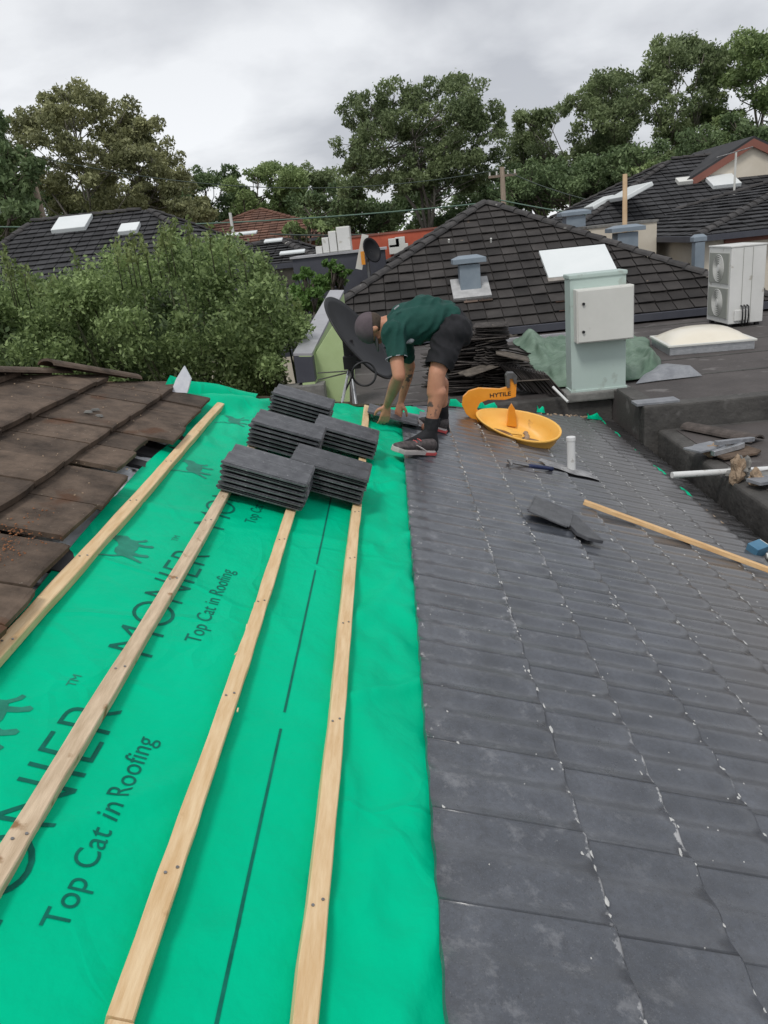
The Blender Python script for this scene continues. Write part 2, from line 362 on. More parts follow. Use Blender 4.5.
# ------------------------------------------------------------------ sky and sun
w = bpy.data.worlds.new('World'); scn.world = w; w.use_nodes = True
nt = w.node_tree; N = nt.nodes; L = nt.links; bg = N['Background']; bg.inputs[1].default_value = .1
sky = N.new('ShaderNodeTexSky'); sky.sky_type = 'NISHITA'; sky.sun_disc = False
SUN_EL, SUN_AZ = rad(58), rad(205)
sky.sun_elevation = SUN_EL; sky.sun_rotation = SUN_AZ
tc = N.new('ShaderNodeTexCoord'); sp = N.new('ShaderNodeSeparateXYZ'); L.new(tc.outputs['Generated'], sp.inputs[0])
zc = N.new('ShaderNodeMath'); zc.operation = 'MAXIMUM'; L.new(sp.outputs[2], zc.inputs[0]); zc.inputs[1].default_value = 0.0
za = N.new('ShaderNodeMath'); za.operation = 'ADD'; L.new(zc.outputs[0], za.inputs[0]); za.inputs[1].default_value = .22
dx = N.new('ShaderNodeMath'); dx.operation = 'DIVIDE'; L.new(sp.outputs[0], dx.inputs[0]); L.new(za.outputs[0], dx.inputs[1])
dy = N.new('ShaderNodeMath'); dy.operation = 'DIVIDE'; L.new(sp.outputs[1], dy.inputs[0]); L.new(za.outputs[0], dy.inputs[1])
cb = N.new('ShaderNodeCombineXYZ'); L.new(dx.outputs[0], cb.inputs[0]); L.new(dy.outputs[0], cb.inputs[1])
nz = N.new('ShaderNodeTexNoise'); nz.inputs['Scale'].default_value = .95; nz.inputs['Detail'].default_value = 7; nz.inputs['Roughness'].default_value = .5; nz.inputs['Distortion'].default_value = .25
mpp = N.new('ShaderNodeMapping'); mpp.inputs['Location'].default_value = (2.3, .7, 0); L.new(cb.outputs[0], mpp.inputs[0]); L.new(mpp.outputs[0], nz.inputs['Vector'])
rp = N.new('ShaderNodeValToRGB'); e = rp.color_ramp.elements
e[0].position = .38; e[0].color = (5.2, 5.35, 5.75, 1); e[1].position = .58; e[1].color = (8.9, 9.05, 9.3, 1)
L.new(nz.outputs['Fac'], rp.inputs[0])
mx = N.new('ShaderNodeMix'); mx.data_type = 'RGBA'; mx.inputs[0].default_value = .93
thk = N.new('ShaderNodeMapRange'); L.new(sp.outputs[2], thk.inputs[0]); thk.inputs[1].default_value = .12; thk.inputs[2].default_value = .34; thk.inputs[3].default_value = 1.0; thk.inputs[4].default_value = .86
vm = N.new('ShaderNodeVectorMath'); vm.operation = 'SCALE'; L.new(rp.outputs[0], vm.inputs[0]); L.new(thk.outputs[0], vm.inputs['Scale'])
L.new(sky.outputs[0], mx.inputs[6]); L.new(vm.outputs[0], mx.inputs[7]); L.new(mx.outputs[2], bg.inputs[0])
sd = bpy.data.lights.new('sun', 'SUN'); sd.energy = 1.5; sd.angle = rad(14); sd.color = (1, .97, .92)
so = bpy.data.objects.new('sun', sd); COL.objects.link(so)
dirv = Vector((math.sin(SUN_AZ)*math.cos(SUN_EL), math.cos(SUN_AZ)*math.cos(SUN_EL), math.sin(SUN_EL)))
so.rotation_euler = dirv.to_track_quat('Z', 'Y').to_euler()
scn.view_settings.view_transform = 'Standard'; scn.view_settings.look = 'None'; scn.view_settings.exposure = 0.12; scn.view_settings.gamma = 1

# ------------------------------------------------------------------ ground
GZ = -4.0
mb = MB(); K = 24; S0 = 420
vs = []; fs = []
for i in range(K+1):
    for j in range(K+1):
        x = -S0+2*S0*i/K; y = -60+(S0*1.6)*j/K
        vs.append((x, y, GZ + (0 if y < 60 else min(6, (y-60)*.02))))
for i in range(K):
    for j in range(K): fs.append((i*(K+1)+j, (i+1)*(K+1)+j, (i+1)*(K+1)+j+1, i*(K+1)+j+1))
mb.add(vs, fs); tag(mb.build('ground', m_ground), kind='structure')

# ------------------------------------------------------------------ THE HOUSE WE STAND ON
house = thing('house', 'foreground house being re-roofed, with green membrane, pine battens and new charcoal tiles', 'house')
HIPA, HIPB = 6.80, 1.08                   # hip line on plan: Y = HIPA + HIPB*X
def hipY(u): return HIPA+HIPB*u*CT
UE = 2.52                                 # eave
TILE_N = .010; SARK_N = -.042; YB = -1.6
# ---- underlay membrane
def sh(u, Y):
    a = .004*math.sin(u*9+Y*2.1)+.003*math.sin(Y*5+u*4)
    # sag between battens / soft diagonal creases
    for (cu, cy, ang, L_, s, w_) in CREASE:
        dx_, dy_ = u-cu, Y-cy; al = dx_*math.cos(ang)+dy_*math.sin(ang); ac = -dx_*math.sin(ang)+dy_*math.cos(ang)
        if abs(al) < L_: a += 1.5*s*math.exp(-(ac/w_)**2)*(1-(al/L_)**2)
    a += mnoise.noise(Vector((u*3.2, Y*2.0, 4)))*.007+mnoise.noise(Vector((u*9, Y*6, 9)))*.003+(.011*(1-abs(mnoise.noise(Vector((u*7+Y*2.2, Y*3-u*4, 2))))*3) if u > -.26 or Y > 4.3 else .0)
    # ruck along the hip
    h = hipY(u)-Y
    if h < .8: a += .055*math.exp(-((h-.22)/.18)**2)*(.6+.5*math.sin(u*4.2+1))+.02*math.exp(-((h-.5)/.07)**2)*math.sin(u*11)
    if u > -.20 and u < .2: a += .012*math.sin(Y*4.3+1)*math.exp(-((u+.08)/.06)**2)
    return SARK_N+a
CREASE = [(-.15, 2.9, 1.2, .5, .010, .03), (-.12, 2.2, .7, .35, .012, .02), (-.13, 1.55, .1, .22, -.010, .012), (-.05, 3.6, 1.0, .4, .012, .03), (-.45, 3.3, .3, .5, .008, .03),
          (-.75, 1.45, .9, .45, .009, .03), (-.5, 2.4, 2.2, .4, .006, .03), (-.1, 4.4, .6, .4, .014, .03), (-.12, 5.0, 1.1, .4, .014, .03), (-1.15, 3.2, .25, .5, .007, .03), (-.4, 1.2, .5, .4, .006, .03), (-.08, 1.1, 1.3, .5, .01, .03)]
UL = -1.33
def sarkL(Y):
    pts = [(-1.6, -1.30), (1.98, -1.314), (2.26, -1.317), (2.73, -1.346), (3.57, -1.385), (4.2, -1.37), (4.7, -1.42), (5.24, -1.64), (9, -1.7)]
    for (a, b) in zip(pts, pts[1:]):
        if Y <= b[0]: t = (Y-a[0])/(b[0]-a[0]); return a[1]+(b[1]-a[1])*t
    return -1.7
mb = MB(); nu, ny = 74, 300; idx = {}; vs = []; fs = []
for i in range(nu+1):
    for j in range(ny+1):
        t = i/nu; Y = YB+(7.25-YB)*j/ny
        u = sarkL(Y)+(.42-sarkL(Y))*t
        hy = hipY(u)+.03*math.sin(u*7)+.02*math.sin(u*19)
        if Y > hy: Y = hy
        n = sh(u, Y) - (.05*max(0, (u-.1)/.3) if u > .1 else 0)
        idx[i, j] = len(vs); vs.append(R(u, Y, n))
for i in range(nu):
    for j in range(ny):
        q = (idx[i, j], idx[i+1, j], idx[i+1, j+1], idx[i, j+1])
        if (vs[q[0]]-vs[q[3]]).length > 1e-5 or (vs[q[1]]-vs[q[2]]).length > 1e-5: fs.append(q)
mb.add(vs, fs); underlay = mb.build('roof_underlay', m_sark, house, smooth=True, fix=False)
underlay['label'] = 'bright green roofing membrane with dark printed lettering'
# turned-up corner of the membrane showing its white back
mb = MB(); A = uy(176, 392, 0); base = (-1.62, 5.18)
vs = []; fs = []
for i in range(9):
    for j in range(7):
        a = i/8; b = j/6
        P = R(-1.66+a*.52, 4.92+a*.60+b*.16, -.035+.13*b*(1-.75*a)*(1-.1*math.sin(a*9))+.02*math.sin(b*3.1))
        vs.append(P)
for i in range(8):
    for j in range(6): fs.append((i*7+j, (i+1)*7+j, (i+1)*7+j+1, i*7+j+1))
mb.add(vs, fs); mb.build('membrane_fold', m_sark, underlay, smooth=True, fix=False)
mb = MB(); pts_ = [at(x_, y_, 4.98+.012*(y_-380)*-.1) for x_, y_ in ((184, 366), (191, 379), (187, 393), (171, 392), (176, 379))]
back_ = [p_+Vector((.004, .008, 0)) for p_ in pts_]; n_ = 5
mb.add(pts_+back_, [tuple(range(5)), tuple(range(5, 10))[::-1]]+[(i, 5+i, 5+(i+1) % 5, (i+1) % 5) for i in range(5)]); o = mb.build('membrane_fold', m_white_back, underlay); o['label'] = 'white underside of the membrane turned up at the hip'

# ---- printing on the membrane
def text_mesh(txt, size, width=None, off=0.0):
    cu = bpy.data.curves.new('t', 'FONT'); cu.body = txt; cu.size = size; cu.offset = off; cu.resolution_u = 5
    ob = bpy.data.objects.new('t', cu); COL.objects.link(ob)
    dg = bpy.context.evaluated_depsgraph_get(); me = bpy.data.meshes.new_from_object(ob.evaluated_get(dg))
    bpy.data.objects.remove(ob); bpy.data.curves.remove(cu)
    bm = bmesh.new(); bm.from_mesh(me); bpy.data.meshes.remove(me)
    xs = [v.co.x for v in bm.verts]; x0, x1 = min(xs), max(xs)
    ys = [v.co.y for v in bm.verts]
    s = (width/(x1-x0)) if width else 1
    for v in bm.verts: v.co.x = (v.co.x-x0)*s
    return bm
def cut_grid(bm, step=.035):
    for ax in (0, 1):
        lo = min(v.co[ax] for v in bm.verts); hi = max(v.co[ax] for v in bm.verts); c = lo+step
        while c < hi:
            co_ = Vector((0, 0, 0)); co_[ax] = c; no = Vector((0, 0, 0)); no[ax] = 1
            bmesh.ops.bisect_plane(bm, geom=bm.verts[:]+bm.edges[:]+bm.faces[:], plane_co=co_, plane_no=no)
            c += step
def lay_print(bm, u, Y, lift=.0016):       # local x -> +Y, local y -> -u
    cut_grid(bm)
    for v in bm.verts:
        uu = u-v.co.y; YY = Y+v.co.x; v.co = R(uu, YY, sh(uu, YY)+lift)
def flat_poly(bm, pts, s=1.0, ox=0, oy=0):
    vs_ = [bm.verts.new((p[0]*s+ox, p[1]*s+oy, 0)) for p in pts]; f = bm.faces.new(vs_); bmesh.ops.triangulate(bm, faces=[f])
CATB = [(.04, .62), (.14, .72), (.30, .76), (.46, .74), (.60, .80), (.70, .90), (.74, 1.0), (.79, .93), (.86, .95), (.90, 1.0), (.93, .90), (.99, .80), (1.0, .72), (.94, .66), (.88, .62), (.90, .50), (1.0, .40), (1.10, .36), (1.08, .30), (.98, .32), (.84, .44), (.78, .42), (.82, .26), (.90, .16), (.86, .10), (.78, .12), (.70, .26), (.66, .38), (.50, .36), (.34, .38), (.30, .26), (.38, .12), (.34, .06), (.26, .08), (.18, .24), (.17, .36), (.06, .26), (-.02, .10), (-.10, .12), (-.04, .28), (.02, .46)]
CATT = [(.05, .60), (-.04, .72), (-.10, .90), (-.22, 1.04), (-.36, 1.10), (-.36, 1.06), (-.24, .99), (-.14, .86), (-.09, .68), (.04, .52)]
PER = 1.09
for k in range(-2, 4):
    y0 = 2.03+PER*k
    bm = text_mesh('MONIER', .205, .82, off=-.0035); lay_print(bm, -.868, y0+.01); me = bpy.data.meshes.new('printed_lettering'); bm.to_mesh(me); bm.free()
    if y0+.9 < hipY(-.9): link('printed_lettering', me, m_ink, underlay)
    bm = text_mesh('TM', .036, .055); lay_print(bm, -1.02, y0+.88); me = bpy.data.meshes.new('printed_lettering'); bm.to_mesh(me); bm.free()
    if y0+.9 < hipY(-.9): link('printed_lettering', me, m_ink2, underlay)
    bm = text_mesh('Top Cat in Roofing', .074, .60, off=.0); lay_print(bm, -.757, y0+.15); me = bpy.data.meshes.new('printed_lettering'); bm.to_mesh(me); bm.free()
    if y0+.9 < hipY(-.9): link('printed_lettering', me, m_ink, underlay)
    bm = bmesh.new(); flat_poly(bm, CATB, .185); flat_poly(bm, CATT, .185); lay_print(bm, -1.06, y0+.60)
    me = bpy.data.meshes.new('printed_emblem'); bm.to_mesh(me); bm.free()
    if y0+.9 < hipY(-1.1): link('printed_emblem', me, m_ink2, underlay)
# overlap guide line, dashed
for (a, b) in ((-1.6, .78), (.86, 1.85), (1.93, 2.96), (3.02, 4.1), (4.18, 5.3)):
    mb = MB(); n = int((b-a)/.03); vs = []
    for i in range(n+1):
        Y = a+(b-a)*i/n
        for uu in (-.449, -.4415): vs.append(R(uu, Y, sh(uu, Y)+.0016))
    mb.add(vs, [(2*i, 2*i+1, 2*i+3, 2*i+2) for i in range(n)]); mb.build('printed_line', m_ink, underlay, fix=False)

# ---- battens
def batten(pxa, pxb, Y0, Y1, name='batten', w_=.047, h_=.036, material=m_wood, wob=.004, seed=1, label=None):
    (ua, ya), (ub, yb) = uy(*pxa, -.004), uy(*pxb, -.004); rr = random.Random(seed); mb = MB(); n = 60; vs = []
    for i in range(n+1):
        Y = Y0+(Y1-Y0)*i/n; u = ua+(ub-ua)*(Y-ya)/(yb-ya)
        c = u+wob*math.sin(Y*2.2+seed)*.8; ww = w_/2+mnoise.noise(Vector((Y*5, seed*7.7, 0)))*.003
        e1 = mnoise.noise(Vector((Y*14, seed, 5)))*.0022; e2 = mnoise.noise(Vector((Y*14, seed, 9)))*.0022
        b0, t0 = SARK_N+.004, SARK_N+.004+h_
        for (a, nn) in ((-ww+e1, b0), (ww+e2, b0), (ww+e2, t0-.003), (ww+e2-.003, t0), (-ww+e1+.003, t0), (-ww+e1, t0-.003)): vs.append(R(c+a, Y, nn))
    fs = []
    for i in range(n):
        for k in range(6): fs.append((i*6+k, i*6+(k+1) % 6, (i+1)*6+(k+1) % 6, (i+1)*6+k))
    fs += [tuple(range(6)), tuple(n*6+k for k in range(6))[::-1]]; mb.add(vs, fs)
    o = mb.build(name, material, house)
    if label: o['label'] = label
    return o
batten((26, 620), (222, 402), -1.5, 5.12, seed=1, label='pine batten beside the old brown tiles')
batten((35, 811), (222, 497), -1.5, 5.3, seed=2, material=m_wood_g, label='weathered batten crossing the large lettering')
batten((128, 1000), (290, 515), .93, 5.6, seed=3, material=m_wood, label='pine batten between the small lettering and the dashed line')
batten((128, 1000), (290, 515), -1.5, .925, seed=5, material=m_wood)
batten((306, 1019), (357, 510), -1.5, 6.35, seed=4, label='pine batten nearest the new tiles')
mb = MB()
for k in range(9):   # splinters on the batten edges
    o_ = random.uniform(1, 4.5); c = R(uy(128, 1000)[0]+random.choice((-.028, .028)), o_, -.006); mb.box(c, (.004, random.uniform(.015, .05), .003), Matrix.Rotation(random.uniform(-.4, .4), 3, 'Z'))
sp_ = mb.build('splinter', m_wood, house); sp_['label'] = 'splinters on the batten edge'; sp_['kind'] = 'stuff'
# nail heads
for i, px in enumerate([((26, 620), (222, 402)), ((35, 811), (222, 497)), ((128, 1000), (290, 515)), ((306, 1019), (357, 510))]):
    (ua, ya), (ub, yb) = uy(*px[0], -.004), uy(*px[1], -.004)
    for Yk in (1.25, 1.9, 2.5, 3.1, 3.7):
        for s_ in (-.010, .010):
            u = ua+(ub-ua)*(Yk-ya)/(yb-ya)+s_; mb = MB(); mb.tube([R(u, Yk+s_, -.003), R(u, Yk+s_, .0005)], .0035, 8); mb.build('nail', m_steel, house)

# ---- new charcoal tiles: low-wave profile, courses nose-down towards the eave
def wave(y): return .0056*math.cos(2*math.pi*y/.1485)
mb = MB(); rr = random.Random(3)
heads = [U0+G*k for k in range(0, 9)]; cov = .297
for ci, hd in enumerate(heads):
    nose = min(hd+.42, UE+.03); Y = YB-(.03 if ci % 2 else .0); top_lim = hipY(hd)
    y_off = 1.932-7*cov*2+ 0
    y = y_off-.3
    while y < 9.8:
        j = rr.uniform(-.0004, .0004); jt = rr.uniform(-.0005, .0005); ju = rr.uniform(-.0015, .0015)
        ny_ = 24; us = [hd+.004+ju, hd+.12, hd+.26, hd+.37, nose+ju-.008, nose+ju]
        def nn(u, yy):
            t = (u-hd)/.42; base = TILE_N-.022+.032*t
            w_ = wave(yy-y+.012); return base+w_+j+jt*(yy-y)/cov
        if y+cov*.3 < hipY(nose)+.35 and y < hipY(nose):
            cols = []
            for a in range(ny_+1):
                yy = y+(cov+.0016)*a/ny_
                cols.append(yy)
            vs = []; 
            for u in us:
                hy = hipY(u)
                for yy in cols:
                    yc = min(yy, hy-.01); drop = .006 if u == us[-1] else 0
                    vs.append(R(u, yc, nn(u, yy)-drop))
            m_ = ny_+1; k = len(us)
            fs = [(a*m_+b, (a+1)*m_+b, (a+1)*m_+b+1, a*m_+b+1) for a in range(k-1) for b in range(ny_)]
            # nose face, side faces, head face
            bs = len(vs)
            for yy in cols: vs.append(R(us[-1], min(yy, hipY(us[-1])-.01), nn(us[-1], yy)-.024))
            fs += [((k-1)*m_+b, bs+b, bs+b+1, (k-1)*m_+b+1) for b in range(ny_)]
            b2 = len(vs)
            for yy in cols: vs.append(R(us[0], min(yy, hipY(us[0])-.01), nn(us[0], yy)-.018))
            fs += [(b+1, b2+b+1, b2+b, b) for b in range(ny_)]
            for side in (0, ny_):
                b3 = len(vs)
                for u in us: vs.append(R(u, min(cols[side], hipY(u)-.01), nn(u, cols[side])-.020))
                q = [(a*m_+side, b3+a, b3+a+1, (a+1)*m_+side) for a in range(k-1)]
                fs += q if side else [f[::-1] for f in q]
            mb.add(vs, fs)
        y += cov
tiles = mb.build('roof_tiles', m_tile, house, fix=False)
for p_ in tiles.data.polygons:
    p_.use_smooth = p_.normal.dot(Vector((ST, 0, CT))) > .8; tiles['label'] = 'new charcoal tiles with low waves and white scuffs along the course edges'
# white scuffs and grit lodged at the course edges (real chips of mortar dust)
mb = MB(); rr = random.Random(12)
for ci, hd in enumerate(heads):
    u = hd+.42
    for k in range(80):
        y = .2+rr.random()**1.2*7.0
        if y > hipY(u)-.1 or u > 2.4: continue
        L_ = rr.choice((.004, .005, .008, .012)); w_ = rr.uniform(.002, .005); sc_f = 1+y*.35; L_ *= sc_f; w_ *= (1+y*.22)
        uu = u-rr.uniform(-.001, .012)-(.03*rr.random() if rr.random() < .25 else 0)
        c = R(uu, y, TILE_N+.0105+wave(((y-1.932) % cov)+.012)); pts = []
        for a in range(7):
            t = 2*math.pi*a/7; pts.append(R(uu+math.cos(t)*w_*rr.uniform(.4, 1.2), y+math.sin(t)*L_*rr.uniform(.3, 1.2), TILE_N+.0085+wave(((y-1.932) % cov)+.012)))
        mb.add([c]+pts, [(0, 1+a, 1+(a+1) % 7) for a in range(7)])
for k in range(260):
    u = rr.uniform(0, 2.2); y = .6+rr.random()*5; ci = int((u-U0-.42)/G+1); hd = U0+G*max(0, ci); t = (u-hd)/.42
    n_ = TILE_N-.022+.030*t+wave(((y-1.932) % cov)+.012)+.001; r_ = rr.choice((.002, .003, .003, .006))
    pts = [R(u+math.cos(a)*r_*rr.uniform(.5, 1.3), y+math.sin(a)*r_*rr.uniform(.5, 1.6), n_) for a in [i*1.05 for i in range(6)]]
    mb.add([R(u, y, n_+.003)]+pts, [(0, 1+a, 1+(a+1) % 6) for a in range(6)])
m_scuff = mat('white_mortar_dust', (.42, .42, .41), .9, (.62, .62, .60), 40)
o = mb.build('mortar_scuff', m_scuff, tiles, fix=True); o['kind'] = 'stuff'; o['label'] = 'pale mortar dust caught along the tile edges'
# ---- structure under the courses and at the eave
mb = MB()
p = [R(.15, YB, -.07), R(UE, YB, -.07), R(UE, hipY(UE)-.06, -.07), R(.15, hipY(.15)-.06, -.07)]
mb.hexa([v-Vector((0, 0, .02)) for v in p]+p); mb.build('roof_deck', m_dark, house)
mb = MB()   # membrane strip poking out along the eave
vs = []; n = 60
for i in range(n+1):
    Y = 6.3+3.0*i/n; dwn = .02+.015*math.sin(Y*3)+.01*math.sin(Y*11)
    vs += [R(UE+.025, Y, .004), R(UE+.045+dwn, Y, .0+.010*math.sin(Y*9)), ]
mb.add(vs, [(2*i, 2*i+1, 2*i+3, 2*i+2) for i in range(n)]); o = mb.build('eave_membrane', m_sark, house, fix=False)
for (u, dy_, s) in ((2.44, -.16, .13), (.62, -.02, .16), (.9, -.02, .12), (1.62, 0, .06)):   # tongues of membrane at the hip
    mb = MB(); vs = []; y_ = hipY(u)+dy_
    for i in range(6):
        for j in range(6):
            a, b = i/5, j/5; vs.append(R(u-s+2*s*a, y_+b*.10+1.0*(a-.5)*2*s*HIPB*CT*.9, .02+.06*math.sin(b*2.4)*(1-.4*abs(a-.4))*(.8+.5*math.sin(a*9+u))))
    mb.add(vs, [(i*6+j, (i+1)*6+j, (i+1)*6+j+1, i*6+j+1) for i in range(5) for j in range(5)]); mb.build('membrane_fold', m_sark, underlay, smooth=True, fix=False)
# mortar bits on the cut hip edge
mb = MB(); rr = random.Random(5)
for k in range(26):
    u = rr.uniform(.9, 2.4); c = R(u, hipY(u)-.02+rr.uniform(-.03, .03), .012); mb.box(c, (rr.uniform(.02, .06), rr.uniform(.02, .05), .02), Matrix.Rotation(rr.random()*3, 3, 'Z'), taper=.6)
o = mb.build('mortar_scrap', m_mortar, house, bevel=.004, seg=1); o['kind'] = 'stuff'; o['label'] = 'broken bedding mortar left along the cut hip'
# fascia, gutter and wall
mb = MB(); Y1 = hipY(UE)
a = R(UE, YB, -.05); b = R(UE, Y1, -.05)
mb.box(((a.x-.02), (YB+Y1)/2, a.z-.12), (.025, Y1-YB, .2)); mb.build('fascia', m_cream, house)
mb = MB(); prof = [(-.005, 0), (-.005, -.11), (.10, -.11), (.12, 0), (.112, 0), (.094, -.10), (.003, -.10), (.003, 0)]
mb.prism(prof, lambda q: Vector((a.x+q[0], YB, a.z-.01+q[1])), lambda q: Vector((a.x+q[0], Y1, a.z-.01+q[1]))); mb.build('gutter', m_conc, house)
mb = MB(); mb.box((-2.6, 2.9, (GZ-1.2)/2), (8.6, 8.9, -GZ-1.25)); mb.build('wall', m_brick, house)
# far face beyond the hip, sloping away from us
mb = MB(); S_ = Vector((1, 0, 0)); Udir = Vector((0, -1, T/HIPB)).normalized()
yE = Y1+.02; zE = -(T/HIPB)*(yE-HIPA)
xl = (yE-HIPA)/HIPB
# polygon in (s,t) with O at eave: s = x, t up slope
tl = lambda y: (yE-y)/abs(Udir.y)
poly = [(-6.8, tl(yE)), (xl, tl(yE)), (-4.6, tl(HIPA+HIPB*-4.6)), (-6.8, tl(HIPA+HIPB*-4.6))]
tile_face(mb, (0, yE, zE-.03), S_, Udir, poly, lift=.02)
sheet(mb, [Vector((x_, yE-t_*abs(Udir.y), zE-.05+t_*Udir.z)) for x_, t_ in poly]); mb.build('rear_roof_slope', m_brown, house)
# timber hip rafter end visible between brown tiles and membrane fold
u_, y_ = -1.78, hipY(-1.78)
mb = MB(); aa = R(-2.05, hipY(-2.05)-.02, -.01); bb = R(-1.68, hipY(-1.68)+.0, -.01); mb.tube([aa, bb], .028, 6); mb.build('hip_rafter', m_wood, house)

# ---- old brown tiles
mb = MB(); rr = random.Random(21)
def brown(u0_, u1_, Y0, Y1_, n0, n1, th=.020, jr=.006, rot=0.0, corner=None):
    """one slab tile: u0_ head, u1_ nose"""
    j = rr.uniform(-jr, jr)*.4; ys = [Y0+.003, (Y0*2+Y1_)/3, (Y0+2*Y1_)/3, Y1_-.003]; us = [u0_, (u0_+u1_)/2, u1_-.012, u1_]
    t1, t2 = rr.uniform(-jr, jr), rr.uniform(-jr, jr); vs = []
    cu, cy = (u0_+u1_)/2, (Y0+Y1_)/2
    def pt(u, y, n):
        du, dy_ = u-cu, y-cy; u2 = cu+du*math.cos(rot)-dy_*math.sin(rot); y2 = cy+du*math.sin(rot)+dy_*math.cos(rot)
        hy = hipY(u2)-.02; return R(u2, min(y2, hy), n)
    for u in us:
        for y in ys:
            t = (u-u0_)/(u1_-u0_); n = n0+(n1-n0)*t+j+t1*(y-Y0)/(Y1_-Y0)+(-.004 if u == us[-1] else 0)
            e = rr.uniform(-.004, .004) if u == us[-1] else 0
            vs.append(pt(u+e, y, n))
    bs = len(vs); vs += [v-Vector((ST, 0, CT))*th for v in vs]
    fs = [(a*4+b, (a+1)*4+b, (a+1)*4+b+1, a*4+b+1) for a in range(3) for b in range(3)]
    for a in range(3): fs += [(12+a, bs+12+a, bs+13+a, 13+a), (a+1, bs+a+1, bs+a, a), (a*4, bs+a*4, bs+a*4+4, a*4+4)[::-1], (a*4+3, bs+a*4+3, bs+a*4+7, a*4+7)]
    mb.add(vs, fs)
cb_ = .300
for ci in range(0, 12):
    nose = -1.605-.36*(ci)+.0
    hd = nose-.43
    y = YB-.11*(ci % 2)
    while y < hipY(nose)+.1 and y < 9:
        brown(hd, nose+rr.uniform(-.005, .005), y, y+cb_, .008, .056+rr.uniform(-.003, .004), th=.026, jr=.004); y += cb_
# lowest, partly stripped course: jagged edge
rows = [(1.38, 1.66, -1.255, .0), (1.66, 1.90, -1.25, .02), (1.905, 2.13, -1.265, .02), (2.135, 2.48, -1.30, .03), (2.52, 2.86, -1.345, .02), (2.865, 3.26, -1.335, .05), (3.33, 3.60, -1.415, .0), (3.60, 3.87, -1.435, .0), (3.895, 4.19, -1.315, .02), (4.19, 4.45, -1.345, .0), (4.45, 4.72, -1.355, .0), (4.72, 5.0, -1.36, .0)]
for (y0, y1, ns, rt) in rows: brown(ns-.42, ns, y0, y1, .004, .034+rr.uniform(0, .008), rot=rt)
for k in range(-10, 1): brown(-1.75, -1.25+rr.uniform(-.02, .02), 1.38+.3*(k-1), 1.38+.3*k, .004, .034)
old = mb.build('old_roof_tiles', m_brown, house, fix=True); old['label'] = 'old weathered brown tiles with a broken lower edge'
# grit and orange mortar crumbs on the brown tiles
mb = MB()
for k in range(230):
    u = rr.uniform(-2.6, -1.38); y = rr.uniform(1.6, 4.9)
    if y > hipY(u)-.15: continue
    k_ = math.ceil((-1.605-u)/.36); nose = -1.605-.36*(math.floor((-1.605-u)/.36)); hd = nose-.43
    n_ = .010+.042*(u-hd)/.43+.006 if u < -1.605 else .03
    s = rr.choice((.002, .002, .003, .005)); mb.box(R(u, y, n_), (s*1.6, s*1.6, s), Matrix.Rotation(rr.random()*3, 3, 'Z'), taper=.6)
o = mb.build('mortar_crumb', m_mortar, old); o['kind'] = 'stuff'; o['label'] = 'mortar crumbs on the old tiles'
mb = MB()   # orange crumbs patch at lower left
m_orc = mat('orange_mortar', (.20, .08, .035), .95, (.33, .15, .07), 30)
for k in range(300):
    u = -1.47+rr.gauss(0, .05); y = 2.40+rr.gauss(0, .16); s = rr.choice((.001, .0015, .0025, .004))
    if u > -1.33: continue
    mb.box(R(u, y, .030 if u > -1.6 else .052), (s*1.8, s*1.4, s*.8), Matrix.Rotation(rr.random()*3, 3, 'Z'), taper=.6)
o = mb.build('mortar_crumb', m_orc, old); o['kind'] = 'stuff'
for (px, py) in ((88, 412), (95, 410), (99, 416)):
    u, y = uy(px, py, .05); mb = MB(); mb.box(R(u, y, .052), (.05, .018, .012), Matrix.Rotation(rr.uniform(-.6, .3), 3, 'Z'), taper=.7); mb.build('mortar_flake', m_conc, old, bevel=.002)
# foil and the dark gap between old tiles and membrane
mb = MB(); vs = []; n = 160
for i in range(n+1):
    Y = -1.5+6.4*i/n
    for k in range(7):
        u = -1.62+.34*k/6; vs.append(R(u, min(Y, hipY(u)-.1), -.056+.010*mnoise.noise(Vector((u*14, Y*9, 0)))+.006*mnoise.noise(Vector((u*9, Y*24, 3)))))
mb.add(vs, [(i*7+k, (i+1)*7+k, (i+1)*7+k+1, i*7+k+1) for i in range(n) for k in range(6)]); mb.build('foil_lining', m_foil, house, fix=False)
for (y0, y1) in ((1.2, 2.02), (2.40, 2.60), (3.02, 3.12), (3.62, 3.72), (3.80, 4.05), (4.2, 4.3)):  # black strips standing in for the shade inside the open gap
    mb = MB(); p = [R(-1.60, y0, -.048), R(-1.27, y0+.02, -.052), R(-1.28, y1, -.052), R(-1.60, y1, -.048)]
    mb.hexa([v-Vector((ST, 0, CT))*.006 for v in p]+[v+Vector((ST, 0, CT))*.012 for v in p]); mb.build('gap_shade_strip', m_black, house)
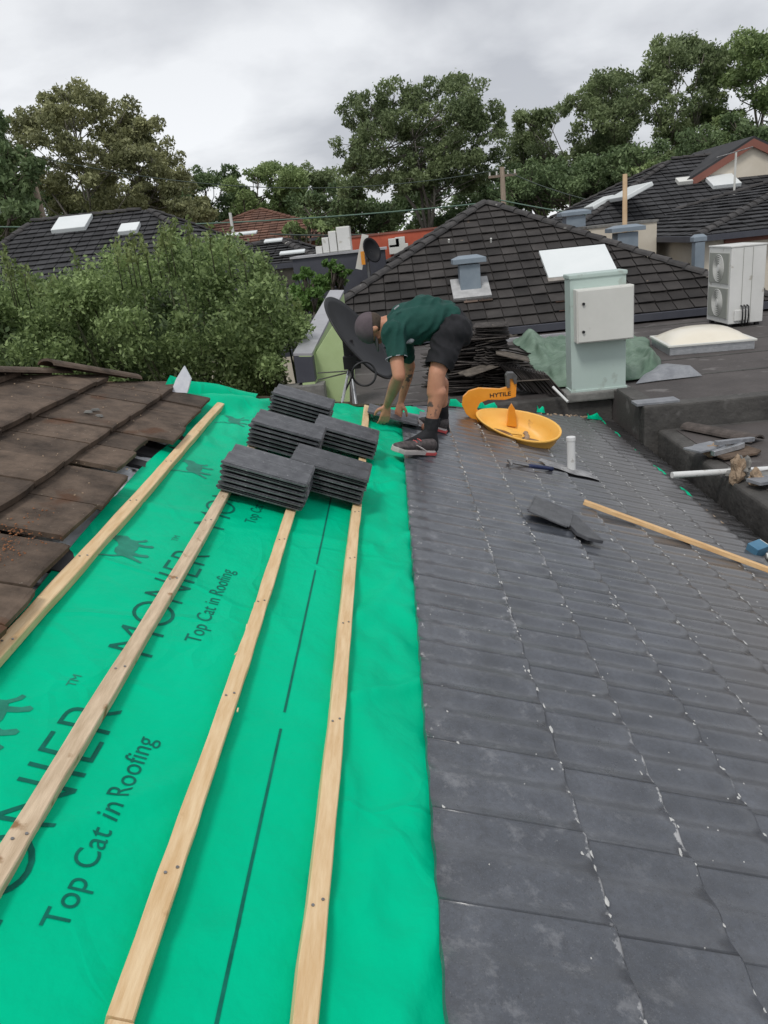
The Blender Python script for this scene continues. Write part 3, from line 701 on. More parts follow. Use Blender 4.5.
# two loose ridge caps along the old hip
def long_cap(name, a, b, r, label, mat_=m_brown, flat=.55, group=None, rise=0):
    a, b = Vector(a), Vector(b); d = (b-a); L_ = d.length; d.normalize(); sdv = d.cross(Vector((0, 0, 1))).normalized(); up = sdv.cross(d)
    root = thing(name, label, 'roof tile', group, loc=(0, 0, 0)); mb = MB(); prof = []
    m_ = 9
    for t in range(m_): th_ = math.pi*t/(m_-1); prof.append((math.cos(th_)*r, math.sin(th_)*r*flat))
    for t in range(m_)[::-1]: th_ = math.pi*t/(m_-1); prof.append((math.cos(th_)*(r-.016), math.sin(th_)*(r*flat-.016)))
    mb.prism(prof, lambda q: a+sdv*q[0]*.92+up*q[1]*.92, lambda q: b+sdv*q[0]+up*q[1]); mb.build('cap_body', mat_, root)
    return root
    mb = MB(); c = b-d*.02
    pr2 = [(x_*1.05, y_*1.05+.004) for x_, y_ in prof]; mb.prism(pr2, lambda q: c+sdv*q[0]+up*q[1], lambda q: c+d*.045+sdv*q[0]+up*q[1]); mb.build('collar', m_cap, root)
    return root
e1 = R(-2.0, hipY(-2.0)-.04, .075); d1 = (R(-1.9, hipY(-1.9), .07)-R(-2.4, hipY(-2.4), .07)).normalized()
long_cap('ridge_cap', at(134, 379, 5.0), at(46, 365, 4.55), .10, 'brown ridge cap lying loose at the right end of the old brown hip', mat_=m_brown, flat=.40)
long_cap('ridge_cap', at(62, 374, 4.72), at(-60, 372, 3.9), .10, 'brown ridge cap half under its neighbour at the left edge of the old roof', mat_=m_brown, flat=.40)
# vent pipe with flashing
vent = MB(); u, y = uy(572, 472, .01); p0 = R(u, y, .0)
vent.tube([p0-Vector((0, 0, .03)), p0+Vector((0, 0, .27)), p0+Vector((0, 0, .272)), p0+Vector((0, 0, .30))], [.033, .033, .037, .036], 20)
vp = vent.build('vent_pipe', m_pipe, house, smooth=False)
mb = MB(); vs = []
for i in range(13):
    for j in range(9):
        a, b = i/12, j/8; uu = u-.26+.46*a+.02*math.sin(b*7); yy = y-.11+.22*b+.015*math.sin(a*9)
        vs.append(R(uu, yy, TILE_N+.013+.004*math.cos(2*math.pi*(yy-y)/.1)+.022*math.exp(-((uu-u)**2+(yy-y)**2)/.003)))
mb.add(vs, [(i*9+j, (i+1)*9+j, (i+1)*9+j+1, i*9+j+1) for i in range(12) for j in range(8)])
mb.build('flashing', mat('dusty_lead', (.13, .13, .14), .6, (.42, .42, .42), 9, bump=.3, bscale=30), vp, smooth=True, fix=False)

# ------------------------------------------------------------------ loose tiles
def loose_tile_mesh(name='tile', L_=.42, W=.325, amp=.007):
    mb = MB(); ny_ = 18; us = [0, .04, .2, .38, .41, .42]; hs = [.0, .0, 0, 0, .001, -.006]; vs = []; k = ny_+1
    for u, h in zip(us, hs):
        for b in range(k):
            yy = W*b/ny_; vs.append((u, yy, .022+h+amp*math.cos(2*math.pi*yy/.160)))
    nb = len(vs)
    for u in us:
        for b in range(k):
            yy = W*b/ny_; t = .010 if u < .36 else .012; vs.append((u, yy, .022-t+amp*math.cos(2*math.pi*yy/.160)))
    n = len(us)
    fs = [(a*k+b, (a+1)*k+b, (a+1)*k+b+1, a*k+b+1) for a in range(n-1) for b in range(ny_)]
    fs += [(nb+a*k+b+1, nb+(a+1)*k+b+1, nb+(a+1)*k+b, nb+a*k+b) for a in range(n-1) for b in range(ny_)]
    fs += [((n-1)*k+b, nb+(n-1)*k+b, nb+(n-1)*k+b+1, (n-1)*k+b+1) for b in range(ny_)]+[(b+1, nb+b+1, nb+b, b) for b in range(ny_)]
    for a in range(n-1): fs += [(a*k, nb+a*k, nb+(a+1)*k, (a+1)*k), ((a+1)*k+ny_, nb+(a+1)*k+ny_, nb+a*k+ny_, a*k+ny_)]
    # side rails
    mb.add(vs, fs); mb.box((.21, -.006, .021), (.40, .014, .007)); mb.box((.2, W+.004, .024), (.38, .012, .006))
    me = mb.mesh(name); bm = bmesh.new(); bm.from_mesh(me); bmesh.ops.recalc_face_normals(bm, faces=bm.faces); bm.to_mesh(me); bm.free()
    return me
RS = Matrix(((CT, 0, ST, 0), (0, 1, 0, 0), (-ST, 0, CT, 0), (0, 0, 0, 1)))   # roof frame: x=u, z=n
tme = loose_tile_mesh(); tme.materials.append(m_tile2)
def put_tile(u, Y, n, rz=0, label='', group=None, me=tme, rx=0, ry=0, name='roof_tile'):
    o = bpy.data.objects.new(name, me); COL.objects.link(o)
    o.matrix_world = Matrix.Translation(R(u, Y, n)) @ RS @ Matrix.Rotation(rz, 4, 'Z') @ Matrix.Rotation(ry, 4, 'Y') @ Matrix.Rotation(rx, 4, 'X')
    tag(o, label, 'roof tile', group); return o
stacks = [(-.990, 3.475, 6, -.02, 'nearest stack, on the batten crossing the large lettering'),
          (-.705, 3.80, 6, -.03, 'front right stack beside the dashed line'),
          (-1.00, 4.31, 6, -.01, 'middle left stack'),
          (-.655, 4.72, 5, -.02, 'rear right stack nearest the worker'),
          (-1.00, 5.18, 6, -.03, 'rearmost stack by the hip')]
lev = ['bottom', 'second from the bottom', 'third from the bottom', 'third from the top', 'second from the top', 'topmost']
rr = random.Random(8)
for (u, Y, n, rz, where) in stacks:
    for k in range(n):
        lv = lev[k] if n == 6 else ['bottom', 'second from the bottom', 'middle', 'second from the top', 'topmost'][k]
        put_tile(u+rr.uniform(-.007, .007), Y+rr.uniform(-.007, .007), -.006+k*.0255, rz+rr.uniform(-.015, .015), f'new charcoal tile, {lv} of the {where}', 'new charcoal tiles stacked on the battens')
# tile being laid by the worker
u, y = uy(361, 417, .02)
put_tile(-.315, 5.95, .006, -.03, 'new charcoal tile held down by the bending worker at the head of the laid tiles', None, ry=-.02)
# loose tiles on the laid roof
flat_me = loose_tile_mesh('flat_tile', L_=.36, W=.28, amp=.0008); flat_me.transform(Matrix.Scale(.88, 4)); flat_me.materials.append(m_tile2)
o = put_tile(.945, 4.26, .034, rad(72), 'dark whole tile lying loose on the laid tiles, left of the small cut piece', None, rx=.04, ry=-.02, me=flat_me)
mb = MB(); W=.13
mb.add([(0, 0, 0), (.40, 0, 0), (.40, .12, 0), (.30, .15, 0), (.05, .15, 0), (0, .10, 0)]+[(0, 0, .022), (.40, 0, .022), (.40, .12, .022), (.30, .15, .022), (.05, .15, .022), (0, .10, .022)],
       [(5, 4, 3, 2, 1, 0), (6, 7, 8, 9, 10, 11)]+[(i, (i+1) % 6, 6+(i+1) % 6, 6+i) for i in range(6)])
o = mb.build('roof_tile', m_tile2, None, bevel=.004)
o.matrix_world = Matrix.Translation(R(1.155, 4.18, .030)) @ RS @ Matrix.Rotation(rad(101), 4, 'Z')
tag(o, 'small cut piece of dark tile lying right of the loose whole tile', 'cut tile')
# loose batten over the right part of the roof
(ua, ya), (ub, yb) = uy(583, 504, .03), uy(768, 572, .03)
d = (R(ub, yb, 0)-R(ua, ya, 0)); L_ = d.length+.5
mb = MB(); vs = []; n = 30
for i in range(n+1):
    x = L_*i/n
    for (yy, zz) in ((-.025, 0), (.025, 0), (.025, .030), (-.025, .030)): vs.append((x, yy+.003*math.sin(x*3), zz))
mb.add(vs, [(i*4+k, i*4+(k+1) % 4, (i+1)*4+(k+1) % 4, (i+1)*4+k) for i in range(n) for k in range(4)]+[(0, 1, 2, 3), (n*4+3, n*4+2, n*4+1, n*4)])
o = mb.build('loose_batten', m_wood2, None, bevel=.002, seg=1)
ang = math.atan2(yb-ya, ub-ua)
o.matrix_world = Matrix.Translation(R(ua, ya, .030)) @ RS @ Matrix.Rotation(ang, 4, 'Z')
tag(o, 'loose orange pine batten lying diagonally across the laid tiles on the right', 'batten')

# ------------------------------------------------------------------ hammer
root = thing('hammer', 'roofing hammer with a navy grip lying on the laid tiles below the yellow tray', 'hammer')
ha, hb = R(*uy(510, 464, .02), .032), R(*uy(528, 467, .02), .03); hc = R(*uy(552, 470, .02), .03)
mb = MB(); mb.tube([ha, hb], [.009, .010], 8); mb.build('shaft', m_steel, root)
mb = MB(); dd = (hc-hb).normalized(); mb.tube([hb, hb+dd*.03, hc-dd*.05, hc], [.014, .017, .015, .018], 10); mb.build('grip', m_bluegrip, root, smooth=True)
mb = MB(); q = Vector((0, 1, 0)); mb.tube([ha+q*.055-dd*.005, ha+q*.03, ha, ha-q*.05, ha-q*.085-dd*.01], [.015, .014, .013, .011, .003], 8); mb.build('head', m_steel, root)

# ------------------------------------------------------------------ tile cutter and tray
def ext(name, pts, Y0, th, material, parent, bevel=.003):   # outline drawn at its own distance Y0, with thickness th
    c = [at(px, py, Y0) for px, py in pts]; mb = MB(); n = len(c)
    back = [p+Vector((0, th, 0)) for p in c]
    mb.add(c+back, [tuple(range(n)), tuple(range(n, 2*n))[::-1]]+[(i, n+i, n+(i+1) % n, (i+1) % n) for i in range(n)])
    return mb.build(name, material, parent, bevel=bevel, seg=2)
YC = 6.95
root = thing('tile_cutter', 'orange C-frame tile cutter with dark lettering standing behind the yellow tray', 'tile cutter')
fr = ext('frame', [(483, 424), (474, 421), (466, 414), (462, 405), (463, 397), (469, 391), (479, 388), (500, 389), (508, 387), (508, 376), (517, 379), (516, 397), (505, 400), (488, 400), (480, 403), (477, 409), (482, 415), (487, 420)], YC, .045, m_orange, root, .006)
for sgn in (0,):
    bm = text_mesh('HYTILE', .052, .19, off=.0008); 
    a0 = at(490, 397.5, YC-.003); a1 = at(510, 395.5, YC-.003); ex = (a1-a0).normalized(); ez = Vector((-ex.z, 0, ex.x))
    for v in bm.verts: v.co = a0+ex*v.co.x+ez*v.co.y
    me = bpy.data.meshes.new('lettering'); bm.to_mesh(me); bm.free(); link('lettering', me, m_black, fr)
ext('blade_holder', [(507, 388), (506, 376), (508, 373), (514, 373), (517, 376), (517, 384), (514, 384), (513, 379), (510, 379), (510, 388)], YC-.02, .09, mat('grey_steel', (.10, .10, .10), .5, (.16, .16, .16), 20, metal=.5), root, .004)
ext('lower_jaw', [(507, 426), (509, 409), (512, 404), (515, 409), (517, 427)], YC-.06, .05, m_orange, root, .004)
for dx_ in (0, 14):
    mb = MB(); c = at(474+dx_*.4, 428-dx_*.2, YC-.02+dx_*.006); mb.tube([c+Vector((0, -.012, 0)), c+Vector((0, .012, 0))], .045, 16); wh = mb.build('wheel', m_black, root, bevel=.004)
    mb = MB(); mb.tube([c+Vector((0, -.016, 0)), c+Vector((0, .016, 0))], .018, 12); mb.build('hub', m_steel, wh)
mb = MB(); c = at(475, 427, YC); mb.tube([c, at(478, 414, YC+.02)], .010, 8); mb.tube([at(474, 428, YC-.01), at(500, 440, YC-.2)], .012, 8); mb.build('base_bar', m_steel, root)
# tray: an oval tub
root = thing('yellow_tray', 'yellow plastic mortar tub resting tilted on the tiles at the foot of the cutter', 'tub')
c0 = at(519, 430, 6.75); ax1 = (at(559, 435, 6.55)-at(478, 411, 6.95)); Lh = ax1.length/2; ax1.normalize(); 
nrm = Vector((.12, -.30, .95)).normalized(); nrm = (nrm-ax1*nrm.dot(ax1)).normalized(); ax2 = nrm.cross(ax1)
cen = (at(559, 435, 6.55)+at(478, 411, 6.95))/2
mb = MB(); vs = []; ringn = 40
prof = [(1.0, .0), (1.03, -.004), (1.03, -.018), (.985, -.020), (.93, -.07), (.80, -.125), (.62, -.15), (.0, -.155)]
inner = [(.0, -.145), (.60, -.140), (.77, -.117), (.90, -.066), (.965, -.010), (1.0, .0)]
allp = prof+inner; base_pts = []
for (s, z) in allp:
    for k in range(ringn):
        t = 2*math.pi*k/ringn; cx = math.cos(t); sy = math.sin(t)
        wd = (.235+.05*cx)       # wider towards the right end
        base_pts.append(cen+ax1*(cx*Lh*s+(.06*(1-s) if s < 1 else 0))+ax2*(sy*wd*s)+nrm*(z*(1.05+.35*cx)))
fs = []
for i in range(len(allp)-1):
    for k in range(ringn): fs.append((i*ringn+k, i*ringn+(k+1) % ringn, (i+1)*ringn+(k+1) % ringn, (i+1)*ringn+k))
mb.add(base_pts, fs); o = mb.build('bowl', m_yellow, root, smooth=True)
bm = bmesh.new(); bm.from_mesh(o.data); bmesh.ops.remove_doubles(bm, verts=bm.verts, dist=.0005); bmesh.ops.recalc_face_normals(bm, faces=bm.faces); bm.to_mesh(o.data); bm.free()
mb = MB()
for k in range(10):
    t = -.9+k*.2; mb.box(cen+ax1*(math.cos(t*1.2)*.1)+ax2*(.12*t)-nrm*.136, (.05, .04, .02), Matrix.Rotation(k, 3, 'Z'), taper=.5)
o = mb.build('mortar_residue', m_mortar, root, bevel=.004, seg=1)

# ------------------------------------------------------------------ the worker
def cap_blob(bm, p0, r0, p1, r1, seg=16):
    p0, p1 = Vector(p0), Vector(p1); d = p1-p0; L_ = d.length; q = d.to_track_quat('Z', 'Y').to_matrix().to_4x4()
    rings = []
    def ring(z, r): return [bm.verts.new(Matrix.Translation(p0) @ q @ Vector((r*math.cos(2*math.pi*k/seg), r*math.sin(2*math.pi*k/seg), z))) for k in range(seg)]
    for a in (85, 60, 35, 12): rings.append(ring(-r0*math.sin(rad(a)), r0*math.cos(rad(a))))
    rings.append(ring(0, r0)); rings.append(ring(L_, r1))
    for a in (12, 35, 60, 85): rings.append(ring(L_+r1*math.sin(rad(a)), r1*math.cos(rad(a))))
    for a, b in zip(rings, rings[1:]):
        for k in range(seg): bm.faces.new((a[k], a[(k+1) % seg], b[(k+1) % seg], b[k]))
    bm.faces.new(rings[0][::-1]); bm.faces.new(rings[-1])
def ell_blob(bm, c, r, rot=None, sub=3):
    m_ = Matrix.Translation(c) @ (rot.to_4x4() if rot else Matrix()) @ Matrix.Diagonal((r[0], r[1], r[2], 1))
    bmesh.ops.create_icosphere(bm, subdivisions=sub, radius=1, matrix=m_)
def fuse(name, bm, voxel, material, parent, smooth_it=4, cut=None, disp=None):
    me = bpy.data.meshes.new(name); bm.to_mesh(me); bm.free()
    o = bpy.data.objects.new(name, me); COL.objects.link(o)
    md = o.modifiers.new('r', 'REMESH'); md.mode = 'VOXEL'; md.voxel_size = voxel
    sm = o.modifiers.new('s', 'SMOOTH'); sm.iterations = smooth_it; sm.factor = .6
    dg = bpy.context.evaluated_depsgraph_get(); me2 = bpy.data.meshes.new_from_object(o.evaluated_get(dg))
    bpy.data.objects.remove(o); bpy.data.meshes.remove(me)
    b = bmesh.new(); b.from_mesh(me2)
    for (co_, no_) in (cut or []):
        bmesh.ops.bisect_plane(b, geom=b.verts[:]+b.edges[:]+b.faces[:], plane_co=co_, plane_no=no_, clear_outer=True)
        es = [e_ for e_ in b.edges if e_.is_boundary]
        if es: bmesh.ops.holes_fill(b, edges=es)
    if disp:
        b.normal_update()
        for v in b.verts: v.co += v.normal*disp(v.co)
    b.to_mesh(me2); b.free(); me2.name = name
    return link(name, me2, material, parent, smooth=True)
person = thing('person', 'man bending over in bottle green shirt, black shorts and mauve-grey cap, laying a tile', 'person')
# joints
shN = at(393, 333, 5.42); shF = at(399, 331, 5.82); elN = at(399, 376, 5.30); wrN = at(387, 405, 5.72)
elF = at(410, 366, 6.0); wrF = at(401, 402, 6.10)
hipN = at(450, 334, 5.50); hipF = at(452, 332, 5.80); kneeN = at(437, 373, 5.38); ankN = at(431, 434, 5.36)
kneeF = at(436, 366, 5.95); ankF = at(443, 420, 6.10)
neckB = at(388, 325, 5.62); headC = at(373, 328, 5.62); chest = at(402, 327, 5.62); belly = at(425, 322, 5.62); pelv = at(448, 320, 5.65)
bm = bmesh.new()
# head, turned down: face points down and to the left
hd_ax = (headC-neckB).normalized()                        # from neck to crown
face_dir = Vector((-.15, .10, -.98)); face_dir = (face_dir-hd_ax*face_dir.dot(hd_ax)).normalized()
side = hd_ax.cross(face_dir).normalized()
hm = Matrix((side, face_dir, hd_ax)).transposed()          # x side, y face, z crown
def hp_(x, y, z): return headC+hm @ Vector((x, y, z))
ell_blob(bm, hp_(0, -.008, .012), (.076, .094, .095), hm)
ell_blob(bm, hp_(0, .030, -.045), (.058, .062, .068), hm)   # jaw
ell_blob(bm, hp_(0, .060, -.088), (.026, .022, .020), hm)   # chin
cap_blob(bm, hp_(0, .086, .0), .010, hp_(0, .108, -.030), .015)   # nose
cap_blob(bm, hp_(-.020, .080, -.062), .009, hp_(.020, .080, -.062), .009)   # lips
cap_blob(bm, hp_(-.034, .076, .015), .012, hp_(.034, .076, .015), .012)   # brow
for s in (-1, 1):
    ell_blob(bm, hp_(.077*s, -.008, -.012), (.011, .022, .032), hm, 2)      # ears
    ell_blob(bm, hp_(.040*s, .062, -.028), (.022, .022, .02), hm, 2)        # cheeks
cap_blob(bm, neckB+Vector((.02, 0, .0)), .062, headC-hd_ax*.03-face_dir*.015, .056)
cap_blob(bm, chest, .12, neckB, .07); cap_blob(bm, shF, .055, elF, .042); cap_blob(bm, shN, .057, elN, .045)
cap_blob(bm, shN, .06, shF, .06); cap_blob(bm, chest, .12, pelv, .11)
def forearm(el, wr, r): 
    mid = el.lerp(wr, .3); cap_blob(bm, el, r, mid, r*1.08); cap_blob(bm, mid, r*1.08, wr, r*.64)
forearm(elN, wrN, .043); forearm(elF, wrF, .040)
def hand(wr, d, palmn, s, curl=.5, spread=1):
    """d: direction wrist->fingers, palmn: palm normal, s: side of the thumb"""
    d = d.normalized(); palmn = (palmn-d*palmn.dot(d)).normalized(); sd_ = d.cross(palmn).normalized()*s
    for q in (-.030, -.010, .010, .030): cap_blob(bm, wr+d*.01+sd_*q*.5, .018, wr+d*.088+sd_*q, .0145, 10)
    for q, L_ in ((.034, .9), (.012, 1.0), (-.011, .95), (-.033, .76)):
        p = wr+d*.092+sd_*q; dr = (d+sd_*q*3*spread).normalized(); r = .0105
        for k, seg_ in enumerate((.036, .026, .020)):
            cc = curl*(k+.6)*.55; dv = (dr*math.cos(cc)+palmn*math.sin(cc)).normalized(); q2 = p+dv*seg_*L_; cap_blob(bm, p, r, q2, r*.93, 8); p = q2; r *= .93
    p = wr+d*.022+sd_*.026; q1 = p+(d*.45+sd_*.8+palmn*.2).normalized()*.042; q2 = q1+(d*.85+sd_*.35+palmn*.35).normalized()*.032; q3 = q2+(d*.95+palmn*.3).normalized()*.024
    cap_blob(bm, p, .016, q1, .0135, 10); cap_blob(bm, q1, .0135, q2, .0115, 10); cap_blob(bm, q2, .0115, q3, .010, 10)
hN = at(383, 424, 5.88)
hand(wrN, Vector((-.25, .10, -.95)), Vector((-.35, .75, -.2)), -1, curl=.55)
hand(wrF, Vector((-.3, .05, -.9)), Vector((.2, .4, -.8)), 1, curl=.5)
def leg(hp0, kn, an, toe):
    cap_blob(bm, hp0, .088, kn, .060); cap_blob(bm, kn, .060, kn.lerp(an, .32), .060); 
    cal = kn.lerp(an, .32)+Vector((.018, 0, 0)); cap_blob(bm, cal, .064, an+Vector((0, 0, .06)), .037); cap_blob(bm, an+Vector((0, 0, .06)), .037, an, .036)
    cap_blob(bm, an, .036, toe, .032)
toeN = at(402, 449, 5.26); toeF = at(425, 427, 6.02)
leg(hipN, kneeN, ankN, toeN); leg(hipF, kneeF, ankF, toeF); cap_blob(bm, hipN, .09, hipF, .09)
fuse('body', bm, .0075, m_skin, person, 3)
# eyes
for s in (-1, 1):
    bm = bmesh.new(); ell_blob(bm, hp_(.030*s, .080, -.004), (.011, .008, .007), hm, 2); me = bpy.data.meshes.new('eye'); bm.to_mesh(me); bm.free(); link('eye', me, mat('eye_dark', (.03, .02, .02), .2), person, True)
# hair below the cap
bm = bmesh.new(); ell_blob(bm, hp_(0, -.024, -.004), (.080, .088, .078), hm); fuse('hair', bm, .008, mat('short_brown_hair', (.045, .032, .025), .9, (.08, .06, .045), 60), person, 2, cut=[(hp_(0, .02, 0), face_dir)])
# cap
bm = bmesh.new(); ell_blob(bm, hp_(0, -.006, .028), (.094, .114, .104), hm)
cap_o = fuse('cap', bm, .008, m_capc, person, 2, cut=[(hp_(0, 0, .0), -hd_ax+face_dir*.12)])
mb = MB(); vs = []; fs = []
for i in range(9):
    for j in range(5):
        a = -1.15+2.3*i/8; r = .085+.075*j/4*math.cos(a*.75)
        vs.append(hp_(math.sin(a)*r*.86, math.cos(a)*r*1.05+.005, .014-.10*(j/4)*.12-.018*abs(math.sin(a))*1.2))
n0 = len(vs); vs += [v-hd_ax*.006 for v in vs]
for i in range(8):
    for j in range(4):
        q = (i*5+j, (i+1)*5+j, (i+1)*5+j+1, i*5+j+1); fs += [q, tuple(n0+k for k in q)[::-1]]
for i in range(8): fs += [(i*5+4, (i+1)*5+4, n0+(i+1)*5+4, n0+i*5+4)]
mb.add(vs, fs); mb.build('peak', m_capc, cap_o, smooth=True)
# shirt
def folds(s, a): return lambda c: a*(mnoise.noise(c*s)+.5*mnoise.noise(c*s*2.3))
bm = bmesh.new()
cN = Vector((0, .10, 0))
for t in (-1, 1):
    cap_blob(bm, chest+cN*t*.95, .118, belly+cN*t*.8+Vector((0, 0, .01)), .120); cap_blob(bm, belly+cN*t*.8+Vector((0, 0, .01)), .120, pelv+cN*t*.7+Vector((-.02, 0, .015)), .116)
cap_blob(bm, chest, .125, neckB+Vector((.035, 0, 0)), .078)
cap_blob(bm, shN, .088, shF, .088); cap_blob(bm, chest+Vector((.02, 0, .025)), .125, belly+Vector((0, 0, .055)), .128); cap_blob(bm, belly+Vector((0, 0, .055)), .128, pelv+Vector((-.03, 0, .03)), .118)
slN = shN.lerp(elN, .50); slF = shF.lerp(elF, .55)
cap_blob(bm, shN, .086, shN.lerp(elN, .66), .074); cap_blob(bm, shF, .082, shF.lerp(elF, .7), .072)
for t in (-1, 1): cap_blob(bm, belly+cN*t*.5+Vector((.02, 0, -.03)), .10, chest+cN*t*.6+Vector((.03, 0, -.02)), .10)
def cutfor(p, q, t): return (p.lerp(q, t), (q-p).normalized())
shirt = fuse('shirt', bm, .010, m_shirt, person, 5, disp=lambda c: .020*mnoise.noise(Vector((c.x*9, c.y*5, c.z*6)))+.008*(1-4*abs(mnoise.noise(Vector((c.x*14-c.z*10, c.y*9, c.z*5))))))
# trim sleeve ends cleanly (only the sleeve side)
def trim(o, p, nrm_, rad_):
    b = bmesh.new(); b.from_mesh(o.data)
    geom = [f for f in b.faces if (f.calc_center_median()-p).length < rad_]
    gs = set(geom); es = {e_ for f in geom for e_ in f.edges}; vs_ = {v for f in geom for v in f.verts}
    bmesh.ops.bisect_plane(b, geom=list(vs_)+list(es)+geom, plane_co=p, plane_no=nrm_)
    dl = [f for f in b.faces if (f.calc_center_median()-p).length < rad_*1.3 and (f.calc_center_median()-p).dot(nrm_) > 0]
    bmesh.ops.delete(b, geom=dl, context='FACES'); b.to_mesh(o.data); b.free(); o.data.polygons.foreach_set('use_smooth', [True]*len(o.data.polygons))
trim(shirt, shN.lerp(elN, .60), (elN-shN).normalized(), .16)
sol = shirt.modifiers.new('cloth', 'SOLIDIFY'); sol.thickness = .004
# white piping on sleeve hem and grey side panel
def ring_band(name, p, nrm_, r, wd, material, parent):
    mb = MB(); nrm_ = nrm_.normalized(); a = nrm_.orthogonal().normalized(); b_ = nrm_.cross(a); pts = []
    mb.tube([p-nrm_*wd/2, p+nrm_*wd/2], [r, r*.99], 24, cap=False); return mb.build(name, material, parent, smooth=True, fix=False)
ring_band('sleeve_hem', shN.lerp(elN, .59), elN-shN, .0775, .005, m_grey_panel, shirt)
bm = bmesh.new(); ell_blob(bm, at(407, 338, 5.455), (.055, .022, .040), Matrix.Rotation(.5, 3, 'Y')); fuse('side_panel', bm, .007, m_grey_panel, shirt, 2, disp=folds(20, .006))
bm = text_mesh('•ıııı•', .05); 
for v in bm.verts: pass
bm.free()
mb = MB()     # pale print along the back of the shoulder
for (a, b_) in (((394, 309), (399, 305)),):
    pa, pb = at(*a, 5.47), at(*b_, 5.47); mb.box((pa+pb)/2+Vector((0, -.028, 0)), ((pa-pb).length, .012, .010), (pb-pa).to_track_quat('X', 'Z').to_matrix())
mb.build('shoulder_print', m_grey_panel, shirt, bevel=.003)
# shorts
bm = bmesh.new()
for hp0, kn in ((hipN, kneeN), (hipF, kneeF)):
    cap_blob(bm, hp0, .118, hp0.lerp(kn, .85), .094)
cap_blob(bm, hipN+Vector((.035, 0, .02)), .115, hipF+Vector((.035, 0, .02)), .115); 
for t in (-1, 1): cap_blob(bm, pelv+cN*t*.55+Vector((.01, 0, -.01)), .118, hipN.lerp(hipF, .5+.35*t)+Vector((.03, 0, 0)), .12)
shorts = fuse('shorts', bm, .010, m_shorts, person, 5, disp=lambda c: .016*mnoise.noise(c*9)+.008*(1-4*abs(mnoise.noise(Vector((c.x*15+c.z*8, c.y*9, c.z*9))))))
trim(shorts, hipN.lerp(kneeN, .86), (kneeN-hipN).normalized(), .15)
trim(shorts, hipF.lerp(kneeF, .86), (kneeF-hipF).normalized(), .15)
sol = shorts.modifiers.new('cloth', 'SOLIDIFY'); sol.thickness = .004
# socks and shoes
def sock(an, kn, top, toe):
    bm = bmesh.new(); p = an.lerp(kn, top); cap_blob(bm, p, .056, an+Vector((0, 0, .03)), .050); cap_blob(bm, an+Vector((0, 0, .03)), .050, an+Vector((-.02, 0, -.04)), .052); cap_blob(bm, an, .048, an.lerp(toe, .85), .043); cap_blob(bm, an, .046, an+Vector((.01, 0, -.10)), .040)
    fuse('sock', bm, .008, m_sock, person, 2, disp=folds(26, .003), cut=[(p, (kn-an).normalized())])
sock(ankN, kneeN, .27, toeN); sock(ankF, kneeF, .27, toeF)
def shoe(heel, toe, sgn):
    """shoe from heel to toe, both points on the ground"""
    d = toe-heel; L_ = d.length; d.normalize(); up = Vector((ST, 0, CT)); up = (up-d*up.dot(d)).normalized(); sd_ = d.cross(up)
    root = None
    prof = [(0, .030, .075, .034), (.06, .037, .085, .036), (.2, .038, .080, .034), (.4, .036, .068, .033), (.6, .044, .056, .037), (.8, .046, .046, .039), (.93, .036, .036, .03), (1.0, .012, .022, .010)]
    mb = MB(); vs = []; n = 14
    for (t, w_, h_, w2) in prof:
        c = heel+d*L_*t
        for k in range(n):
            a = 2*math.pi*k/n; x = math.cos(a); z = math.sin(a)
            vs.append(c+sd_*(w_*x)+up*(.026+(h_-.0)*.5*(1+z)))
    fs = [(i*n+k, i*n+(k+1) % n, (i+1)*n+(k+1) % n, (i+1)*n+k) for i in range(len(prof)-1) for k in range(n)]
    fs += [tuple(range(n)), tuple((len(prof)-1)*n+k for k in range(n))[::-1]]
    mb.add(vs, fs); sh_ = mb.build('shoe', m_shoe, person, smooth=True)
    mb = MB(); vs = []
    for (t, w_, h_, w2) in prof:
        c = heel+d*(L_*t*1.03-.004)
        for (x, z) in ((-1, 0), (1, 0), (1.02, .6), (.98, 1), (-.98, 1), (-1.02, .6)): vs.append(c+sd_*(w_*1.08*x)+up*(.033*z+(.010*(t > .9))))
    fs = [(i*6+k, i*6+(k+1) % 6, (i+1)*6+(k+1) % 6, (i+1)*6+k) for i in range(len(prof)-1) for k in range(6)]+[tuple(range(6)), tuple((len(prof)-1)*6+k for k in range(6))[::-1]]
    mb.add(vs, fs); mb.build('sole', m_sole, sh_, bevel=.003)
    mb = MB(); c = heel+d*.045
    mb.hexa([c-d*.055+sd_*-.040, c+d*.05+sd_*-.043, c+d*.05+sd_*.043, c-d*.055+sd_*.040]+[q+up*.022 for q in (c-d*.058+sd_*-.041, c+d*.05+sd_*-.044, c+d*.05+sd_*.044, c-d*.058+sd_*.041)]); mb.build('heel_rubber', m_coral, sh_, bevel=.003)
    mb = MB()
    for k in range(4):
        t = .42+.09*k; c = heel+d*L_*t+up*(.028+.068-.05*k*.25); mb.tube([c-sd_*.022, c+up*.004, c+sd_*.022], .003, 6)
    mb.build('lace', m_coral, sh_)
    for s_ in (-1, 1):
        mb = MB(); a = heel+d*L_*.28+sd_*.040*s_+up*.035; b = heel+d*L_*.55+sd_*.040*s_+up*.070; mb.tube([a, a.lerp(b, .5)+sd_*.003*s_, b], [.004, .006, .003], 6); mb.build('stripe', m_sole, sh_)
gN = lambda P, n=.014: Vector((P.x, P.y, -T*P.x + n/CT))
hN_ = at(433, 454, 5.30); hN_ = gN(R(uy(432, 454, .014)[0], uy(432, 454, .014)[1], 0)); tN_ = gN(R(uy(393, 452, .014)[0], uy(393, 452, .014)[1], 0))
shoe(hN_, tN_, 1)
hF_ = gN(R(*uy(446, 433, .014), 0)); tF_ = gN(R(*uy(418, 424, .014), 0)); shoe(hF_, tF_, 1)
